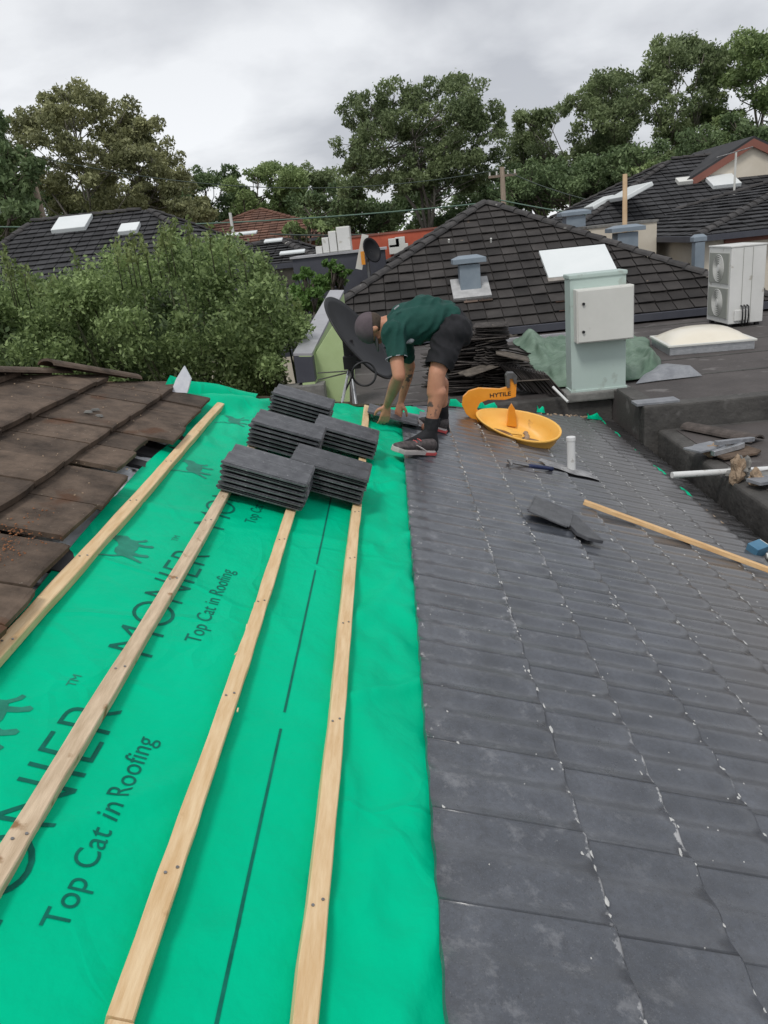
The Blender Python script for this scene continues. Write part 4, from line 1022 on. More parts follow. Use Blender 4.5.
# tattoos: ink in the skin of the near calf and the far forearm
nt = m_skin.node_tree; N = nt.nodes; L = nt.links; b_ = N['Principled BSDF']; src = b_.inputs['Base Color'].links[0].from_socket
tc = N.new('ShaderNodeTexCoord'); cur = src
for (c_t, rr_t) in ((at(430, 408, 5.36), .085), (elF.lerp(wrF, .3), .12)):
    vd = N.new('ShaderNodeVectorMath'); vd.operation = 'DISTANCE'; L.new(tc.outputs['Object'], vd.inputs[0]); vd.inputs[1].default_value = c_t
    m1 = N.new('ShaderNodeMapRange'); L.new(vd.outputs['Value'], m1.inputs[0]); m1.inputs[1].default_value = rr_t; m1.inputs[2].default_value = rr_t*.6
    nz = N.new('ShaderNodeTexNoise'); nz.inputs['Scale'].default_value = 28; nz.inputs['Detail'].default_value = 3; L.new(tc.outputs['Object'], nz.inputs['Vector'])
    m2 = N.new('ShaderNodeMapRange'); L.new(nz.outputs['Fac'], m2.inputs[0]); m2.inputs[1].default_value = .50; m2.inputs[2].default_value = .56
    mu = N.new('ShaderNodeMath'); mu.operation = 'MULTIPLY'; L.new(m1.outputs[0], mu.inputs[0]); L.new(m2.outputs[0], mu.inputs[1])
    mx = N.new('ShaderNodeMix'); mx.data_type = 'RGBA'; L.new(mu.outputs[0], mx.inputs[0]); L.new(cur, mx.inputs[6]); mx.inputs[7].default_value = (.11, .08, .07, 1); cur = mx.outputs[2]
L.new(cur, b_.inputs['Base Color'])

# ------------------------------------------------------------------ flat roof deck next door
DZ = -.62
deck_house = thing('flat_roof_building', 'flat-roofed building with dark bitumen deck and rendered kerb behind the tiled roof', 'building')
mb = MB(); Yk = 8.25
mb.hexa([Vector(v) for v in ((-1.6, 9.62, GZ), (2.6, 9.62, GZ), (2.6, 16.2, GZ), (-1.6, 16.2, GZ), (-1.6, 9.62, DZ), (2.6, 9.62, DZ), (2.6, 16.2, DZ), (-1.6, 16.2, DZ))])
mb.hexa([Vector(v) for v in ((2.6, Yk+.2, GZ), (16, Yk+.2, GZ), (16, 16.2, GZ), (2.6, 16.2, GZ), (2.6, Yk+.2, DZ), (16, Yk+.2, DZ), (16, 16.2, DZ), (2.6, 16.2, DZ))])
mb.build('deck', m_deck, deck_house)
mb = MB()
mb.box((9.0, Yk+.1, DZ-.33), (12.8, .22, .74)); mb.box((2.70, Yk+.55, DZ-.33), (.20, 1.10, .742)); mb.build('kerb', m_deck2, deck_house, bevel=.02)
mb = MB(); mb.box((1.75, 9.62, DZ-.45), (1.7, .24, .80)); mb.build('kerb', m_deck2, deck_house, bevel=.02)
# seams of the bitumen sheets
for k in range(5):
    mb = MB(); y = 9.9+k*1.2; mb.box((7.6, y, DZ+.003), (16, .07, .006)); mb.build('sheet_seam', m_deck2, deck_house)
# kerb rail along the far gutter side (pale strip)
mb = MB(); a, b = at(519, 337, 15.3), at(568, 332, 15.0); mb.box((3.1, 14.6, DZ+.03), (2.4, .08, .06)); mb.build('edge_strip', m_capm, deck_house)
low = thing('lower_flat_roof', 'lower dark flat-roofed annexe at the right, strewn with rubble', 'building')
LZ = -.84
mb = MB(); mb.hexa([Vector(v) for v in ((2.74, -1, GZ), (9, -1, GZ), (9, Yk-.02, GZ), (2.74, Yk-.02, GZ), (2.74, -1, LZ), (9, -1, LZ), (9, Yk-.02, LZ), (2.74, Yk-.02, LZ))]); 
me = mb.build('roof_body', m_deck2, low, bevel=.045, seg=4)
mb = MB(); mb.box((6.2, 3.7, LZ+.002), (6.6, 8.8, .01)); mb.build('roof_sheet', m_deck, low)
mb = MB()   # rendered plinth lower down the wall
mb.box((2.70, 3.6, LZ-.75), (.07, 8.0, .5)); mb.build('wall_band', m_conc, low, bevel=.02)

# meter cabinet
root = thing('meter_cabinet', 'pale mint metal pedestal with a white door box standing on the concrete kerb', 'cabinet')
bx = atZ(600, 396, DZ+.10); YB_ = 9.62; bx = Vector((2.42, 9.55, DZ+.06))
pl, prr = at(572, 392, 9.5), at(626, 388, 9.5); cx = (pl.x+prr.x)/2; wd = (prr.x-pl.x); zt = at(596, 276, 9.5).z; zb = at(600, 391, 9.5).z
mb = MB(); mb.box((cx, 9.66, zb-.045), (wd+.16, .46, .11)); mb.build('plinth', m_conc, root, bevel=.02)
mb = MB(); mb.box((cx, 9.66, (zt+zb)/2), (wd, .30, zt-zb)); mb.build('pedestal', m_mint, root, bevel=.008)
mb = MB(); mb.box((cx, 9.66, zb+.02), (wd+.03, .33, .03)); mb.build('foot_flange', m_mint, root, bevel=.004)
mb = MB(); mb.box((cx, 9.66, zt+.012), (wd+.025, .33, .05)); mb.build('lid', m_mint, root, bevel=.012)
da, db = at(575.5, 290, 9.38), at(633.5, 284, 9.38); dc = at(575, 344, 9.38); dt = (da.z+db.z)/2; dbm = at(604, 341, 9.38).z
mb = MB(); mb.box(((da.x+db.x)/2, 9.43, (dt+dbm)/2), (db.x-da.x, .17, dt-dbm)); dr = mb.build('door_box', m_white, root, bevel=.012, seg=3)
mb = MB(); mb.box(((da.x+db.x)/2, 9.335, (dt+dbm)/2), (db.x-da.x-.03, .02, dt-dbm-.03)); mb.build('door_panel', m_white, dr, bevel=.006)
for py in (304, 332):
    mb = MB(); c = at(583.5, py, 9.32); mb.tube([c, c-Vector((0, .015, 0))], .017, 14); mb.build('lock', m_black, dr)
mb = MB(); mb.tube([at(553, 387, 9.45), at(568, 402, 9.2)], .016, 10); tag(mb.build('conduit', m_pipe, root), None)

# slab on the kerb
mb = MB(); c = atZ(666, 407, DZ+.06); mb.box((c.x, Yk+.16, DZ+.05), (.47, .20, .03), Matrix.Rotation(.02, 3, 'Z')); o = mb.build('flat_tile', m_lead, None, bevel=.004); tag(o, 'grey flat tile lying on the kerb corner right of the cabinet', 'tile')

# skylight dome on the deck
root = thing('roof_dome', 'cream domed skylight in a grey metal curb on the flat deck', 'skylight')
f1 = atZ(653, 337, DZ+.15); p = [atZ(674, 352, DZ+.14), atZ(757, 344, DZ+.14), atZ(727, 326, DZ+.14), atZ(650, 332, DZ+.14)]
cxy = sum(p, Vector())/4; e1 = ((p[1]-p[0])+(p[2]-p[3])).normalized(); e2 = Vector((-e1.y, e1.x, 0)); hw = (p[1]-p[0]).length/2; hd2 = abs((p[3]-p[0]).dot(e2))/2
if hd2 > hw*.95: hd2 = hw*.95
rm = Matrix((e1, e2, Vector((0, 0, 1)))).transposed(); cc = Vector((cxy.x, cxy.y, 0))
mb = MB(); mb.box(cc+Vector((0, 0, DZ+.06)), (hw*2+.05, hd2*2+.05, .12), rm); mb.build('curb', m_metal, root, bevel=.008)
mb = MB(); mb.box(cc+Vector((0, 0, DZ+.135)), (hw*2+.10, hd2*2+.10, .03), rm); mb.build('frame', m_white, root, bevel=.006)
mb = MB(); vs = []; K = 14
for i in range(K+1):
    for j in range(K+1):
        a, b = i/K*2-1, j/K*2-1; z = .15+.17*((1-abs(a)**2.6)*(1-abs(b)**2.6))**.75
        vs.append(cc+rm @ Vector((a*hw, b*hd2, 0))+Vector((0, 0, DZ+z)))
mb.add(vs, [(i*(K+1)+j, (i+1)*(K+1)+j, (i+1)*(K+1)+j+1, i*(K+1)+j+1) for i in range(K) for j in range(K)]); mb.build('dome', m_dome, root, smooth=True, fix=False)

# air conditioner
root = thing('air_conditioner', 'tall white twin-fan outdoor air conditioner standing on the flat deck', 'air conditioner')
q0 = atZ(728, 327, DZ+.02); ax_ = (atZ(760, 326, DZ+.05)-q0); ax_.z = 0; q1 = atZ(714, 321, DZ+.05)
front = Vector((0, 1, 0)); s_ = Vector((1, 0, 0)); dep = .58; fl = .95
Hc = at(735, 250, q0.y).z-q0.z; q0z = Vector((q0.x, q0.y, DZ+.06)); rm = Matrix((front, s_, Vector((0, 0, 1)))).transposed()
ctr = q0z+front*fl/2+s_*dep/2
mb = MB(); mb.box(ctr+Vector((0, 0, Hc/2)), (fl, dep, Hc), rm); cs = mb.build('casing', m_ac, root, bevel=.012)
mb = MB(); mb.box(ctr+Vector((0, 0, Hc+.012)), (fl+.02, dep+.02, .025), rm); mb.build('top_panel', m_ac, root, bevel=.006)
for (z0, z1) in ((.06, .48), (.52, .94)):
    zc_ = Hc*(z0+z1)/2; hh = Hc*(z1-z0)/2; c = q0z+front*fl*.50-s_*.006+Vector((0, 0, zc_))
    # grille on the fan side (facing -s_)
    mb = MB(); mb.box(c, (fl*.86, .02, hh*1.9), rm); g_ = mb.build('grille', m_acgrille, root, bevel=.004)
    for k in range(7):
        mb = MB(); r_ = hh*.85*(k+1)/7; pts = [c-s_*.014+front*r_*math.cos(t)+Vector((0, 0, r_*math.sin(t))) for t in [i*2*math.pi/24 for i in range(25)]]; mb.tube(pts, .006, 5, cap=False); mb.build('ring', m_ac, g_)
    mb = MB(); mb.tube([c-s_*.012, c-s_*.022], hh*.2, 14); mb.build('hub', m_ac, g_)
for t in (.35, .62):
    mb = MB(); c = q0z+s_*dep*t-front*.003+Vector((0, 0, Hc*.5)); mb.box(c, (.006, .006, Hc*.98), rm); mb.build('panel_joint', m_acgrille, root)
for k in range(3):
    mb = MB(); c = q0z+s_*(dep*.35+.05*k)-front*.03+Vector((0, 0, .02)); mb.tube([c+front*.03+Vector((0, 0, .28)), c-front*.04+Vector((0, 0, .26)), c-front*.05+Vector((0, 0, .1)), c-front*.03+Vector((0, 0, -.05))], .013, 8); mb.build('refrigerant_pipe', m_black, root, smooth=True)
mb = MB(); c = q0z+s_*dep*.35-front*.02+Vector((0, 0, .14)); mb.box(c, (.03, dep*.4, .18), rm); mb.build('valve_cover', m_ac, root, bevel=.01)
for a in (.1, .9):
    for b in (.1, .9): mb = MB(); mb.box(q0z+front*fl*a+s_*dep*b+Vector((0, 0, -.03)), (.08, .06, .06), rm); mb.build('foot', m_black, root)

# green tarp heaped behind the cabinet
mb = MB(); vs = []; nx_, ny2 = 70, 34
tp = [atZ(514, 340, DZ), atZ(645, 339, DZ), atZ(668, 378, DZ), atZ(548, 392, DZ)]
for i in range(nx_+1):
    for j in range(ny2+1):
        a, b = i/nx_, j/ny2; P = tp[0].lerp(tp[1], a).lerp(tp[3].lerp(tp[2], a), b)
        e = min(a, 1-a, b, 1-b)*8; e = min(1, e)
        h = .03+.19*e*abs(mnoise.noise(Vector((a*5.5, b*2.6+a*3, 1))))+.10*e*abs(mnoise.noise(Vector((a*13, b*8+a*6, 1))))+.10*e*max(0, mnoise.noise(Vector((a*3, b*3, 7))))+.14*math.exp(-((a-.12)/.07)**2-((b-.1)/.3)**2)*e+.20*math.exp(-((a-.9)/.05)**2-((b-.85)/.3)**2)*e
        P = P+Vector((.12*mnoise.noise(Vector((a*4, b*4, 2))), .18*mnoise.noise(Vector((a*4, b*4, 12))), 0)); vs.append(Vector((P.x, P.y, DZ+h)))
mb.add(vs, [(i*(ny2+1)+j, (i+1)*(ny2+1)+j, (i+1)*(ny2+1)+j+1, i*(ny2+1)+j+1) for i in range(nx_) for j in range(ny2)])
o = mb.build('tarpaulin', m_tarp, None, smooth=True, fix=True); tag(o, 'crumpled green tarpaulin lying on the deck around the back of the cabinet', 'tarpaulin')
sl = o.modifiers.new('thick', 'SOLIDIFY'); sl.thickness = .006
# folded grey flashing at the tarp's right end
root = thing('lead_flashing', 'folded grey flashing sheet propped at the right end of the green tarpaulin', 'flashing')
fa = [atZ(640, 385, DZ+.01), atZ(662, 362, DZ+.22), atZ(692, 362, DZ+.22), atZ(704, 374, DZ+.02), atZ(668, 380, DZ+.02)]
a_, b_, c_2 = atZ(658, 381, DZ+.01), atZ(664, 368, DZ+.13), atZ(690, 366, DZ+.13); d_ = atZ(702, 376, DZ+.01); e_ = atZ(636, 384, DZ+.01); f_ = atZ(652, 366, DZ+.10)
mb = MB(); mb.add([a_, b_, c_2, d_, e_, f_, c_2+Vector((.1, .4, -.1)), f_+Vector((.3, .3, -.05))], [(0, 1, 2, 3), (4, 5, 1, 0), (1, 5, 7, 6, 2)])
sh_o = mb.build('sheet', m_lead, root, fix=False); sl = sh_o.modifiers.new('t', 'SOLIDIFY'); sl.thickness = .008

# piles of old tiles on the deck
old_me = loose_tile_mesh('old_tile'); old_me.materials.append(mat('old_pile_tile', (.026, .023, .022), .85, (.095, .083, .076), 12, bump=.4, bscale=60, spots=(.20, .17, .14), spot_scale=22, spot_lo=.64, objr=.45))
def free_tile(P, rz, rx, ry, label, group, name='old_tile', me=None):
    o = bpy.data.objects.new(name, me or old_me); COL.objects.link(o)
    o.matrix_world = Matrix.Translation(P) @ Matrix.Rotation(rz, 4, 'Z') @ Matrix.Rotation(ry, 4, 'Y') @ Matrix.Rotation(rx, 4, 'X')
    tag(o, label, 'old tile', group); return o
rr = random.Random(77); Yp = 9.9
def pile(px, py, n, pitch, rz, lean, lab, grp, shift=(0, 0), Y=Yp, wob=.03):
    P = at(px, py, Y)
    for k in range(n):
        q = P+Vector((shift[0]*k+rr.uniform(-wob, wob), shift[1]*k+rr.uniform(-wob, wob), k*pitch))
        free_tile(q, rz+rr.uniform(-.30, .30), rr.uniform(-.05, .05), lean+.10*math.sin(k*.55)+rr.uniform(-.06, .06), lab, grp)
G1 = 'old tiles in the tall heap behind the worker'
pile(447, 394, 26, .029, .10, .03, '', G1, (.004, .0), 10.0)
pile(474, 393, 29, .029, -.12, -.02, '', G1, (.002, .0), 9.95)
pile(462, 392, 27, .029, .3, .02, '', G1, (.003, .004), 10.5)
pile(434, 392, 20, .030, .35, .02, '', G1, (.004, .006), 10.6)
for o in [x for x in bpy.data.objects if x.get('group') == G1]: o['label'] = 'old dark tile in the tall heap directly behind the worker'
G2 = 'old tiles in the slumped heap left of the leaning row'
pile(494, 391, 18, .031, .55, .16, 'old dark tile in the slumped heap between the tall heap and the leaning row', G2, (.0, .0), 9.75, .03)
pile(504, 391, 17, .033, .38, .22, 'old dark tile in the slumped heap between the tall heap and the leaning row', G2, (.004, .01), 10.5, .03)
G3 = 'old tiles leaning in a row behind the cutter'
for k in range(18):
    P = at(500+k*2.7, 367+k*.55, 9.62)
    free_tile(P, 0, 0, 0, 'old dark tile standing on edge in the leaning row behind the orange cutter', G3).matrix_world = Matrix.Translation(P+Vector((0, rr.uniform(-.02, .02), 0))) @ Matrix.Rotation(rad(52)+rr.uniform(-.04, .04), 4, 'Y')
pale_me = loose_tile_mesh('old_tile'); pale_me.materials.append(mat('dusty_tile', (.06, .052, .045), .9, (.17, .145, .12), 9, bump=.4, bscale=60))
free_tile(at(469, 378, 9.5), .35, .0, -.15, 'dusty brownish old tile topping the low heap right of the worker', None, me=pale_me)
free_tile(at(490, 343, 9.85), .45, .0, -.05, 'dusty old tile with a pale end topping the slumped heap under the grey vent', None, me=pale_me)
free_tile(at(496, 356, 9.5), -.1, .02, .3, 'dusty old tile sliding off the slumped heap towards the leaning row', None, me=pale_me)
free_tile(at(516, 383, 9.5), .05, -.05, .05, 'dusty old tile laid flat over the leaning row', None, me=pale_me)

# rubble on the lower flat roof
rr = random.Random(31)
def lowp(px, py, dz=0): return atZ(px, py, LZ+dz)
root = long_cap('ridge_cap', lowp(686, 427, .03), lowp(758, 441, .03), .10, 'long old ridge cap lying behind the rubble on the lower flat roof', mat_=mat('old_cap', (.05, .042, .038), .9, (.12, .10, .09), 9, bump=.4, bscale=40), flat=.6)
pts = [('broken_tile', (706, 447), (.40, .22, .02), .5, .10, .05, 'broken grey tile leaning at the left of the rubble', m_lead), ('broken_tile', (735, 452), (.42, .30, .022), .2, .04, .0, 'dark broken tile lying flat in the rubble', m_brown),
       ('metal_offcut', (735, 441), (.50, .05, .04), .45, .13, .12, 'thin grey metal offcut lying across the rubble', m_lead), ('metal_offcut', (728, 449), (.36, .06, .05), .35, .08, -.05, 'short grey folded metal offcut below the thin one', m_metal),
       ('broken_tile', (748, 474), (.34, .20, .03), -.5, .03, .1, 'grey tile fragment under the mortar lumps', m_conc), ('broken_tile', (766, 480), (.30, .16, .03), .4, .06, .1, 'grey tile fragment at the far right of the rubble', m_lead)]
for (nm, (px, py), sz, rz, dz, tl_, lb, mm) in pts:
    mb = MB(); c = lowp(px, py, dz); rot = Matrix.Rotation(rz, 3, 'Z') @ Matrix.Rotation(tl_, 3, 'Y'); x, y, z = sz
    out = [(-.5, -.5), (.3, -.5), (.5, -.3), (.46, .5), (-.1, .5), (-.22, .38), (-.5, .42)]
    mb.prism([(a*x, b*y) for a, b in out], lambda q: c+rot @ Vector((q[0], q[1], -z/2)), lambda q: c+rot @ Vector((q[0], q[1], z/2)))
    tag(mb.build(nm, mm, None, bevel=.003, seg=1), lb, 'rubble')
def chunk(px, py, r, lb, dz=.05, sq=(1, 1, 1), mm=m_mortar):
    bm = bmesh.new(); bmesh.ops.create_icosphere(bm, subdivisions=3, radius=1)
    sd_ = rr.random()*50
    for v in bm.verts:
        n_ = .75+.5*mnoise.noise(v.co*1.6+Vector((sd_, 0, 0)))+.2*mnoise.noise(v.co*4+Vector((sd_, 0, 0))); v.co = Vector((v.co.x*n_*r*sq[0], v.co.y*n_*r*sq[1], v.co.z*n_*r*sq[2]))
    me = bpy.data.meshes.new('mortar_lump'); bm.to_mesh(me); bm.free(); o = link('mortar_lump', me, mm); o.location = lowp(px, py, dz); tag(o, lb, 'mortar lump')
chunk(713, 450, .10, 'rounded tan mortar lump at the left of the rubble', .06, (1.3, 1, .7))
chunk(737, 470, .13, 'tall tan mortar lump standing over the white pipe', .10, (.6, .7, 1.25))
chunk(743, 468, .12, 'grey-tan mortar slab right behind the tall lump', .10, (.5, 1, 1.15), m_conc)
chunk(756, 478, .10, 'small brown mortar lump right of the tall one', .06, (.8, .6, .9))
mb = MB(); pa, pb = at(672, 475, 6.35), at(790, 468, 6.6); mb.tube([pa, pb], .027, 16); o = mb.build('white_pipe', m_pipe, None); tag(o, 'long white plastic pipe reaching from the eave across the lower flat roof', 'pipe')
# blue box and bottle in the valley gutter
root = thing('blue_box', 'small blue box with a white end lying in the gutter gap at the right edge', 'box')
c = at(757, 549, 5.0); mb = MB(); rot = Matrix.Rotation(.5, 3, 'Z') @ Matrix.Rotation(.3, 3, 'X'); mb.box(c, (.12, .09, .08), rot); mb.build('carton', m_blue, root, bevel=.004)
mb = MB(); mb.box(c+rot @ Vector((.062, 0, 0)), (.012, .085, .075), rot); mb.build('end_flap', m_white, root, bevel=.002)
mb = MB(); c = at(766, 556, 4.95); mb.tube([c, c+Vector((.1, -.02, .0))], [.022, .022], 12); o = mb.build('white_bottle', m_white, None, bevel=.004); tag(o, 'small white bottle beside the blue box', 'bottle')
# mortar slab in the gap
root = thing('render_scrap', 'pale flaking render scrap wedged in the gap beside the eave', 'rubble')
c = at(708, 515, 5.9); mb = MB(); mb.box(c, (.07, .55, .03), Matrix.Rotation(.02, 3, 'Z') @ Matrix.Rotation(.25, 3, 'Y')); mb.build('scrap', m_mortar, root, bevel=.006)

# ------------------------------------------------------------------ lime parapet wall
root = thing('parapet_wall', 'lime green rendered parapet wall with grey metal capping and a dark boxed end', 'wall')
a0, a1, a2, a3 = at(293, 353, 9.7), at(312, 353, 9.7), at(344, 290, 14.3), at(330, 290, 14.3)
zb0 = -1.2
mb = MB(); inn = lambda P, Q, t: P.lerp(Q, t)
b0, b1 = a0.lerp(a1, .28), a0.lerp(a1, .96); b3, b2 = a3.lerp(a2, .2), a3.lerp(a2, .96)
btm = [Vector((v.x, v.y, zb0)) for v in (b0, b1, b2, b3)]
mb.hexa(btm+[v-Vector((0, 0, .03)) for v in (b0, b1, b2, b3)]); mb.build('wall_body', m_lime, root, bevel=.006)
ext('return_wall', [(313, 357), (336, 320), (352, 322), (355, 404), (317, 404)], 9.95, .3, m_lime, root, .008)
mb = MB(); mb.hexa([v-Vector((0, 0, .04)) for v in (a0, a1, a2, a3)]+[a0, a1, a2, a3]); mb.build('capping', m_capm, root, bevel=.006)
mb = MB(); e0, e1_ = a0, a1; dn = at(300, 383, 9.7).z; mb.hexa([Vector((e0.x, e0.y-.004, dn)), Vector((e1_.x, e1_.y-.004, dn)), Vector((e1_.x, e1_.y+.3, dn)), Vector((e0.x, e0.y+.3, dn)), e0+Vector((0, -.004, -.045)), e1_+Vector((0, -.004, -.045)), e1_+Vector((0, .3, -.045)), e0+Vector((0, .3, -.045))]); mb.build('end_box', m_navy, root, bevel=.006)
mb = MB(); bb_ = at(300, 389, 9.4); mb.box((bb_.x, 9.75, dn-.14), (.55, .3, .22)); mb.build('brick_pier', m_conc, root, bevel=.01)

# ------------------------------------------------------------------ satellite dish
root = thing('satellite_dish', 'large dark satellite dish on a tripod mast in front of the lime green wall', 'satellite dish')
YD = 7.3; dc_ = at(360, 338, YD); nd = Vector((.81, -.20, .57)).normalized()
lu = (at(338, 297, YD)-at(392, 386, YD)); lu = (lu-nd*lu.dot(nd)).normalized(); ls = nd.cross(lu).normalized()
mb = MB(); vs = []; rn, an_ = 12, 48; RD = .43
for i in range(rn+1):
    r = RD*i/rn
    for k in range(an_):
        t = 2*math.pi*k/an_; vs.append(dc_+lu*(r*1.08*math.cos(t))+ls*(r*math.sin(t))-nd*(.11*(1-(i/rn)**2)))
fs = [(i*an_+k, i*an_+(k+1) % an_, (i+1)*an_+(k+1) % an_, (i+1)*an_+k) for i in range(rn) for k in range(an_)]
mb.add(vs, fs); m_dish = mat('dark_dish_mesh', (.010, .010, .012), .5, (.016, .017, .02), 6, spec=.3); rf = mb.build('reflector', m_dish, root, smooth=True, fix=False)
bm = bmesh.new(); bm.from_mesh(rf.data); bmesh.ops.remove_doubles(bm, verts=bm.verts, dist=.0005); bm.to_mesh(rf.data); bm.free()
sl = rf.modifiers.new('t', 'SOLIDIFY'); sl.thickness = .012
mb = MB(); mb.tube([dc_+lu*(RD*1.08*math.cos(t))+ls*(RD*math.sin(t)) for t in [i*2*math.pi/64 for i in range(65)]], .010, 6, cap=False); mb.build('rim', m_black, rf, smooth=True)
foc = dc_+nd*.30-lu*.40
mb = MB(); mb.tube([dc_-lu*.47, foc], .012, 8); mb.build('feed_arm', m_black, root)
mb = MB(); mb.tube([foc, foc-nd*.09], [.03, .045], 14); mb.build('feed_horn', m_black, root)
mt = at(349, 350, YD+.1); mbse = at(352, 402, YD+.0); mb = MB(); mb.tube([dc_-nd*.11, mt+Vector((0, 0, .02))], .03, 10); mb.box(mt+Vector((.0, .0, 0)), (.10, .12, .20)); mb.box(at(352, 362, YD), (.16, .10, .12)); mb.build('bracket', m_black, root, bevel=.006)
mb = MB(); mb.tube([mt+Vector((0, 0, .05)), Vector((mt.x, mt.y, mt.z-.75))], .024, 12); mb.build('mast', m_metal, root)
for (px, py, yy) in ((338, 402, YD-.3), (356, 400, YD-.25), (350, 398, YD+.5)):
    mb = MB(); e_ = at(px, py, yy); mb.tube([mt-Vector((0, 0, .12)), e_-Vector((0, 0, .12))], .014, 8); mb.build('leg', m_metal, root)
mb = MB(); cc_ = at(364, 374, YD-.45); mb.tube([cc_+Vector((math.cos(t)*.105, .02*math.sin(2*t), math.sin(t)*.105)) for t in [i*2*math.pi/30 for i in range(31)]], .010, 6, cap=False); mb.tube([cc_+Vector((-.10, 0, .0)), at(349, 383, YD-.1), at(342, 398, YD-.1)], .009, 6); mb.tube([cc_+Vector((0, 0, .1)), at(356, 362, YD), at(350, 355, YD)], .009, 6); mb.build('cable_loop', m_black, root, smooth=True)
mb = MB(); mb.tube([at(318, 373, 9.4), at(349, 371, YD)], .008, 6); mb.tube([at(318, 380, 9.4), at(350, 372, YD)], .008, 6); mb.build('stay_wire', m_steel, root)

# ------------------------------------------------------------------ hip-roofed houses
def hip_house(name, label, x0, x1, y0, y1, ze, pitch, material, wall, eave=.5, caps=m_cap, cat='house', gauge=.345, cover=.33, lift=.036, ridge_x=None, hip_in=None):
    """hip roof over the rectangle; returns root and a function giving the height of the front face"""
    root = thing(name, label, cat)
    dpt = (y1-y0)/2; yr = y0+dpt; zr = ze+pitch*dpt
    if ridge_x is None: ridge_x = (x0+dpt, x1-dpt)
    ra, rb = Vector((ridge_x[0], yr, zr)), Vector((ridge_x[1], yr, zr)); rb.x = max(rb.x, ra.x+.01)
    c = [Vector((x0, y0, ze)), Vector((x1, y0, ze)), Vector((x1, y1, ze)), Vector((x0, y1, ze))]
    faces = [(c[0], c[1], [c[0], c[1], rb, ra]), (c[1], c[2], [c[1], c[2], rb]), (c[2], c[3], [c[2], c[3], ra, rb]), (c[3], c[0], [c[3], c[0], ra])]
    mb = MB()
    for (a, b, pts) in faces:
        S = (b-a).normalized(); nrm_ = (pts[1]-pts[0]).cross(pts[2]-pts[0]).normalized(); U = nrm_.cross(S)
        if U.z < 0: U = -U
        poly = [((p-a).dot(S), (p-a).dot(U)) for p in pts]
        tile_face(mb, a, S, U, poly, lift=lift*1.25, gauge=gauge, cover=cover, gap=.020, jit=.007); sheet(mb, [p-Vector((0, 0, .03)) for p in pts])
    mb.build('roof', material, root, fix=False)
    mb = MB()
    for a, b in ((c[0], ra), (c[1], rb), (c[2], rb), (c[3], ra), (ra, rb)):
        if (a-b).length > .3: ridge_caps(mb, a+Vector((0, 0, .03)), b+Vector((0, 0, .03)))
    mb.build('ridge_capping', caps, root, fix=False)
    mb = MB(); mb.box(((x0+x1)/2, (y0+y1)/2, (ze+GZ)/2-.05), (x1-x0-2*eave, y1-y0-2*eave, ze-GZ-.1)); mb.build('wall', wall, root)
    mb = MB()
    for (cx_, cy_, sx, sy) in (((x0+x1)/2, y0-.06, x1-x0+.2, .12), ((x0+x1)/2, y1+.06, x1-x0+.2, .12), (x0-.06, (y0+y1)/2, .12, y1-y0), (x1+.06, (y0+y1)/2, .12, y1-y0)): mb.box((cx_, cy_, ze-.05), (sx, sy, .13))
    mb.build('gutter', m_navy, root)
    return root, (lambda y: ze+pitch*(y-y0))
def on_face(px, py, y0, ze, pitch):       # pixel ray meets the front slope z = ze + pitch*(y-y0)
    d = ray(px, py); t = (ze-pitch*y0-H)/(d.z-pitch*d.y); return CAM+d*t
def vent_box(parent, P, w_=.34, h_=.55, capw=.60, name='roof_vent', flash=True):
    mb = MB(); mb.box(P+Vector((0, 0, h_/2-.15)), (w_, w_, h_+.3)); v = mb.build(name, m_vent, parent, bevel=.006)
    mb = MB(); c = P+Vector((0, 0, h_+.07)); mb.box(c, (capw, capw*.8, .10)); mb.box(c+Vector((0, 0, .075)), (capw, capw*.8, .06), taper=.55); mb.build('cowl', m_vent, v, bevel=.008)
    return v
Y0, ZE, PI_ = 15.35, -.46, .515
ap = at(485, 207, Y0+4.75); xa = ap.x
main, fz = hip_house('hip_roof_house', 'black tiled hip roof house directly behind the flat deck, with grey vent and white skylight', xa-4.9, xa+5.0, Y0, Y0+9.5, ZE, PI_, m_nroof, m_cream, ridge_x=(xa, xa+.02))
v1 = on_face(470, 288, Y0, ZE, PI_); vb = vent_box(main, v1, .42, .48, .68)
mb = MB(); slope = math.atan(PI_); rx_ = Matrix.Rotation(slope, 3, 'X'); mb.box(v1+Vector((0, -.12, .0)), (.78, .75, .06), rx_); o = mb.build('vent_flashing', mat('painted_flashing', (.32, .32, .32), .6, (.50, .50, .50), 5), vb)
# rust-stained tiles under the vent
# skylight
p = [on_face(552, 286, Y0, ZE, PI_), on_face(616, 269, Y0, ZE, PI_), on_face(602, 248, Y0, ZE, PI_), on_face(538, 254, Y0, ZE, PI_)]
c = sum(p, Vector())/4; up_s = Vector((0, math.cos(slope), math.sin(slope))); wdt = 1.22; hgt = ((p[2]-p[1]).length+(p[3]-p[0]).length)/2
mb = MB(); rot = rx_; mb.box(c+Vector((0, -.02, .03)), (((p[1]-p[0]).length+(p[2]-p[3]).length)/2, hgt, .10), rot); skl = mb.build('skylight', m_sky, main, bevel=.01)
mb = MB(); mb.box(c-up_s*hgt*.56+Vector((0, 0, .06)), (((p[1]-p[0]).length)*1.0, .16, .03), rot); mb.build('apron_flashing', mat('pale_flashing', (.34, .32, .30), .6, (.22, .19, .16), 4), skl)
for (px, py) in ((449, 244), (491, 243)):
    mb = MB(); q = on_face(px, py, Y0, ZE, PI_); mb.tube([q, q+Vector((0, -.05, .10))], .022, 8); mb.build('antenna_bracket', m_white, main)
